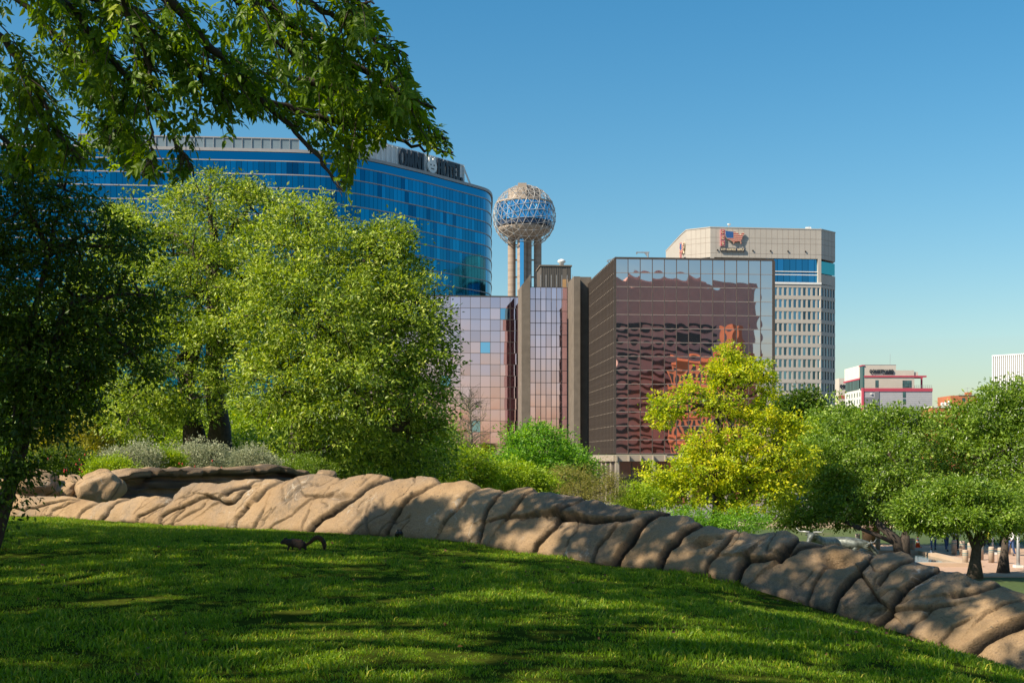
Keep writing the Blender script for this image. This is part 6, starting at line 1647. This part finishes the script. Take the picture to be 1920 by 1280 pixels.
# reflecting pool with a stone rim
pl = thing('reflecting_pool', (20, 70, pz), 'low rectangular pool with a tan stone rim and blue water behind the ridge', 'pool')
m, nt, b = mat_new('pool_water'); b.inputs['Base Color'].default_value = (.03, .06, .07, 1); b.inputs['Roughness'].default_value = .04; b.inputs['Specular IOR Level'].default_value = .9
n_ = noise(nt, 3.0, 3, .5); bump(nt, b, n_.outputs[0], .25, .03); M['water'] = m
x0, x1, y0, y1 = 14.2, 23.7, 66.3, 74.6
MB().bar((x0, y0, pz+.05), (x1, y1, pz+.10)).build('water', M['water'], pl)
for lo, hi in (((x0-.5, y0-.5), (x1+.5, y0)), ((x0-.5, y1), (x1+.5, y1+.5)), ((x1, y0), (x1+.5, y1)), ((x0-.5, y0), (x0, y1))):
    MB().bar((*lo, pz+.04), (*hi, pz+.26)).build('rim', M['stone_curb'], pl)
for k, (px, py) in enumerate(((1745, 1043),)):
    c = P(px, py, 73.0 if k == 0 else 70.0); MB().lathe([(.03, -.1), (.12, 0), (.09, .14), (.02, .34)], (c.x, c.y, pz+.1), 9).build('water_jet', M['white_metal'], pl, True)
# bollards
M['bollard'] = m_plain('bollard_stone', (.40, .32, .25), .85, .1, 3); M['verdigris'] = m_plain('verdigris_band', (.12, .22, .22), .7, .2, 5)
BP = [(1711,1037,'standing alone beside the orange cone'),(1646,1034,'left of the leaning oak trunk'),(1608,1027,'behind the bronze horns'),(1789,1041,'just behind the right end of the pool'),(1804,1043,'second behind the right end of the pool'),(1810,1063,'nearest, at the corner of the pool rim'),
      (1819,1047,'partly hidden left of the forked trunk'),(1839,1051,'right of the forked trunk'),(1859,1056,'between the two small oak trunks'),(1876,1058,'half hidden by the straight oak trunk'),(1890,1040,'far right, beyond the straight trunk')]
proto = None
for px, py, wh in BP:
    Y = pz*F/(HZ-py); x = PX(px, Y); lab = 'round tan stone bollard '+wh
    if proto is None:
        t = thing('bollard', (x, Y, pz+.05), lab, 'bollard', 'stone bollards around the pool and plaza')
        kids = [MB().lathe([(.15, 0), (.15, .80), (.14, .84), (.10, .86)], (x, Y, pz+.05), 14).build('shaft', M['bollard'], t, True), MB().lathe([(.153, 0), (.153, .05)], (x, Y, pz+.70), 14).build('band', M['verdigris'], t), MB().lathe([(.153, 0), (.153, .03)], (x, Y, pz+.62), 14).build('band', M['verdigris'], t)]
        proto = (t, kids)
    else:
        t = proto[0].copy(); COL.objects.link(t); t.location = (x, Y, pz+.05); t['label'] = lab
        for k in proto[1]:
            c = k.copy(); COL.objects.link(c); c.parent = t; c.matrix_parent_inverse = k.matrix_parent_inverse.copy()
# planter drum, low wall, poles, cone
c = P(1633, 1022, 84.0); t = thing('litter_bin', (c.x, 84, pz), 'dark brown drum bin beyond the leaning oak trunk', 'bin')
M['bin_brown'] = m_plain('bin_brown', (.10, .06, .04), .7, .15, 3)
MB().lathe([(.55, 0), (.58, 1.0), (.62, 1.05)], (c.x, 84, pz), 18).build('drum', M['bin_brown'], t, True); MB().lathe([(.6, 0), (.45, .18), (.1, .25)], (c.x, 84, pz+1.05), 18).build('lid', M['bin_brown'], t, True)
t = thing('low_wall', (PX(1530, 104), 104, pz), 'low tan stone wall beyond the plaza oaks', 'wall'); 
MB().bar((PX(1440, 104), 104, pz-.5), (PX(1700, 104), 104.6, pz+.75)).build('masonry', M['stone_curb'], t); MB().bar((PX(1440, 104), 103.9, pz+.75), (PX(1700, 104), 104.7, pz+.88)).build('capping', M['bollard'], t)
M['cone'] = m_plain('cone_orange', (.62, .10, .02), .5, .08, 5)
Y = pz*F/(HZ-1027); c = (PX(1721, Y), Y, pz+.05); t = thing('traffic_cone', c, 'orange traffic cone with white bands on the brick street edge', 'traffic cone')
MB().bar((c[0]-.2, c[1]-.2, c[2]), (c[0]+.2, c[1]+.2, c[2]+.04)).build('base', M['cone'], t); MB().lathe([(.15, .04), (.035, .76)], c, 12).build('cone_body', M['cone'], t, True)
MB().lathe([(.112, .30), (.094, .42)], c, 12).build('reflective_band', M['white_metal'], t); MB().lathe([(.082, .5), (.067, .6)], c, 12).build('reflective_band', M['white_metal'], t)
for px, py, h, r, lab in ((1909, 1065, 3.4, .085, 'grey lamp post with a square foot at the right edge of the plaza'), (1861, 1040, 2.6, .06, 'thin grey sign post between the small oak trunks')):
    Y = pz*F/(HZ-py); c = (PX(px, Y), Y, pz+.05); t = thing('lamp_post' if r > .07 else 'sign_post', c, lab, 'post')
    MB().lathe([(r*1.25, 0), (r, .6), (r*.9, h)], c, 10).build('pole', M['grey_metal'], t, True); MB().bar((c[0]-.2, c[1]-.2, c[2]), (c[0]+.2, c[1]+.2, c[2]+.12)).build('foot', M['white_metal'], t)
    if r > 9: MB().lathe([(.09, h), (.22, h+.15), (.2, h+.5), (.05, h+.65)], c, 12).build('lantern', M['white_metal'], t, True)
    if r < .07: MB().bar((c[0]-.12, c[1]-.03, c[2]+h-.7), (c[0]+.12, c[1]-.07, c[2]+h)).build('sign_plate', M['grey_metal'], t)
# people: one continuous body each, clothing over it
M['skin'] = m_plain('skin', (.38, .22, .15), .6, .05, 5); M['jeans'] = m_plain('blue_jeans', (.05, .10, .24), .85, .2, 8); M['black_cloth'] = m_plain('black_cloth', (.02, .02, .025), .85, .2, 8)
M['hi_vis'] = m_plain('yellow_jacket', (.62, .60, .03), .7, .08, 8); M['white_cloth'] = m_plain('white_cloth', (.70, .70, .72), .8, .05, 8); M['navy_cloth'] = m_plain('navy_cloth', (.04, .07, .15), .85, .1, 8); M['hair'] = m_plain('dark_hair', (.03, .02, .015), .7, .1, 9)
def person(px, py, H, face, stride, lean, top, legs, label, hat=None):
    """face: heading angle; stride: half step in metres; lean: forward lean of the trunk"""
    Y = pz*F/(HZ-py); o = Vector((PX(px, Y), Y, pz+.05)); t = thing('person', tuple(o), label, 'person')
    s = H/1.75; f = Vector((math.cos(face), math.sin(face), 0)); r = Vector((f.y, -f.x, 0))
    def q(a, b_, z): return o+f*(a*s)+r*(b_*s)+UP*(z*s)
    hip = .92; 
    def build(nm, idx, mat, grow):
        vs = [V[k] for k in idx]; mp = {k: i for i, k in enumerate(idx)}; es = [(mp[a], mp[b_]) for a, b_ in E if a in mp and b_ in mp]
        return skin(nm, vs, es, [(R[k]+grow)*s for k in idx], mat, t, 2)
    V = [q(0,0,hip), q(lean*.5,0,1.18), q(lean,0,1.40), q(lean*1.1,0,1.50), q(lean*1.15+.02,0,1.62), q(lean*1.15+.02,0,1.70),
         q(0,.10,.86), q(stride*.5+.03,.11,.48), q(stride,.11,.09), q(stride+.14,.11,.04), q(0,-.10,.86), q(-stride*.4+.05,-.11,.48), q(-stride,-.11,.10), q(-stride+.13,-.11,.04),
         q(lean,.20,1.40), q(lean-.02-stride*.3,.25,1.12), q(lean+.10-stride*.4,.24,.88), q(lean+.14-stride*.4,.23,.80), q(lean,-.20,1.40), q(lean+stride*.4,-.25,1.13), q(lean+.16+stride*.5,-.22,.92), q(lean+.22+stride*.5,-.21,.86)]
    E = [(0,1),(1,2),(2,3),(3,4),(4,5),(0,6),(6,7),(7,8),(8,9),(0,10),(10,11),(11,12),(12,13),(2,14),(14,15),(15,16),(16,17),(2,18),(18,19),(19,20),(20,21)]
    R = [.13,.125,.13,.055,.095,.07,.085,.058,.042,.038,.085,.058,.042,.038,.06,.045,.035,.028,.06,.045,.035,.028]
    build('body', list(range(22)), M['skin'], 0)
    build('trousers', [0,6,7,8,10,11,12], M[legs], .014); build('top', [1,0,2,14,15,16,18,19,20], M[top], .016)
    for k in (9, 13): build_sh = MB().lathe([(.055*s, -.05*s), (.06*s, 0), (.03*s, .05*s)], tuple(V[k]), 8).build('shoe', M['black_cloth'], t, True)
    hd = V[4].lerp(V[5], .6); MB().lathe([(.105*s, -.02*s), (.108*s, .04*s), (.07*s, .10*s), (.01*s, .12*s)], tuple(hd-f*.015*s), 12).build('hat' if hat else 'hair', M[hat or 'hair'], t, True)
    MB().lathe([(.004*s, -.03*s), (.018*s, -.015*s), (.006*s, .02*s)], tuple(V[4]+f*.10*s), 6).build('nose', M['skin'], t, True)
    return t
person(1750, 1031, 1.75, -1.9, .17, .02, 'navy_cloth', 'jeans', 'person in blue jeans standing by the orange cone, head hidden by oak leaves')
person(1792, 1033, 1.72, 1.2, .12, .02, 'white_cloth', 'black_cloth', 'person in a white shirt and dark trousers walking behind the bollards')
person(1849, 1034, 1.36, -.3, .40, .22, 'hi_vis', 'black_cloth', 'person in a bright yellow jacket and white cap striding with legs apart', 'white_cloth')
person(1896, 1043, 1.72, -2.6, .20, .03, 'white_cloth', 'jeans', 'person in pale top and blue jeans near the far right lamp post')
person(1774, 1034, 1.70, -1.2, .14, .02, 'navy_cloth', 'navy_cloth', 'person in dark clothes mostly hidden under the small oak')
# bronze longhorn cattle
m, nt, b = mat_new('patinated_bronze'); n_ = noise(nt, 5, 5, .65); nt.links.new(ramp(nt, n_.outputs[0], [(.35, (.05, .055, .045)), (.6, (.15, .17, .155)), (.75, (.27, .30, .28))]), b.inputs['Base Color']); b.inputs['Metallic'].default_value = .45; b.inputs['Roughness'].default_value = .45; bump(nt, b, n_.outputs[0], .5, .04); M['patina'] = m
M['horn'] = m_plain('horn_bronze', (.34, .34, .32), .4, .15, 6, .4)
def steer(o, ang, head_low, label, s=1.0):
    t = thing('bronze_steer', tuple(o), label, 'statue', 'bronze longhorn statues behind the ridge')
    f = Vector((math.cos(ang), math.sin(ang), 0)); r = Vector((f.y, -f.x, 0))
    def q(a, b_, z): return o+f*(a*s)+r*(b_*s)+UP*(z*s)
    hz = 1.05 if head_low else 1.62
    V = [q(0,0,1.22), q(.55,0,1.28), q(.95,0,1.38), q(1.30,0,(1.38+hz)/2+.06), q(1.55,0,hz+.12), q(1.80,0,hz-.12), q(1.98,0,hz-.32), q(-.55,0,1.26), q(-.98,0,1.28)]
    E = [(0,1),(1,2),(2,3),(3,4),(4,5),(5,6),(0,7),(7,8)]; R = [.36,.36,.34,.22,.19,.13,.10,.34,.26]
    for sx, (xa, k0) in ((.20, (.85, 2)), (-.20, (.85, 2)), (.20, (-.92, 8)), (-.20, (-.92, 8))):
        i = len(V); back = k0 == 8; V += [q(xa, sx, .92), q(xa+(-.14 if back else .04), sx, .52), q(xa+(0 if back else 0), sx, .12), q(xa+.08, sx, .03)]; R += [.17 if back else .13, .08, .055, .07]; E += [(k0, i), (i, i+1), (i+1, i+2), (i+2, i+3)]
    i = len(V); V += [q(1.52, .26, hz+.14), q(1.50, .38, hz+.10), q(1.52, -.26, hz+.14), q(1.50, -.38, hz+.10)]; R += [.06, .03, .06, .03]; E += [(4, i), (i, i+1), (4, i+2), (i+2, i+3)]
    i = len(V); V += [q(-1.24, 0, 1.15), q(-1.30, .02, .7), q(-1.28, .02, .4)]; R += [.05, .03, .06]; E += [(8, i), (i, i+1), (i+1, i+2)]
    skin('body', V, E, [x*s for x in R], M['patina'], t)
    for sg in (-1, 1): MB().tube([q(1.58, sg*.12, hz+.24), q(1.60, sg*.36, hz+.26), q(1.66, sg*.58, hz+.26), q(1.76, sg*.72, hz+.44)], [.055*s, .045*s, .03*s, .008*s], 8).build('horn', M['horn'], t, True)
    for sg in (-1, 1): MB().lathe([(.004, -.03), (.03, 0), (.004, .03)], tuple(q(1.72, sg*.14, hz+.02)), 8).build('eye', M['eye'], t, True)
    return t
YC = 61.0
o = Vector((PX(1552, YC), YC, PZ(999, YC)-1.75)); steer(o, math.pi+.85, False, 'grey green bronze steer facing the ridge with raised dark ears', 1.0)
o = Vector((PX(1570, YC+2), YC+2, PZ(1004, YC+2)-1.62)); steer(o, -.45, True, 'grey green bronze steer with lowered head and horns pointing right', 1.0)
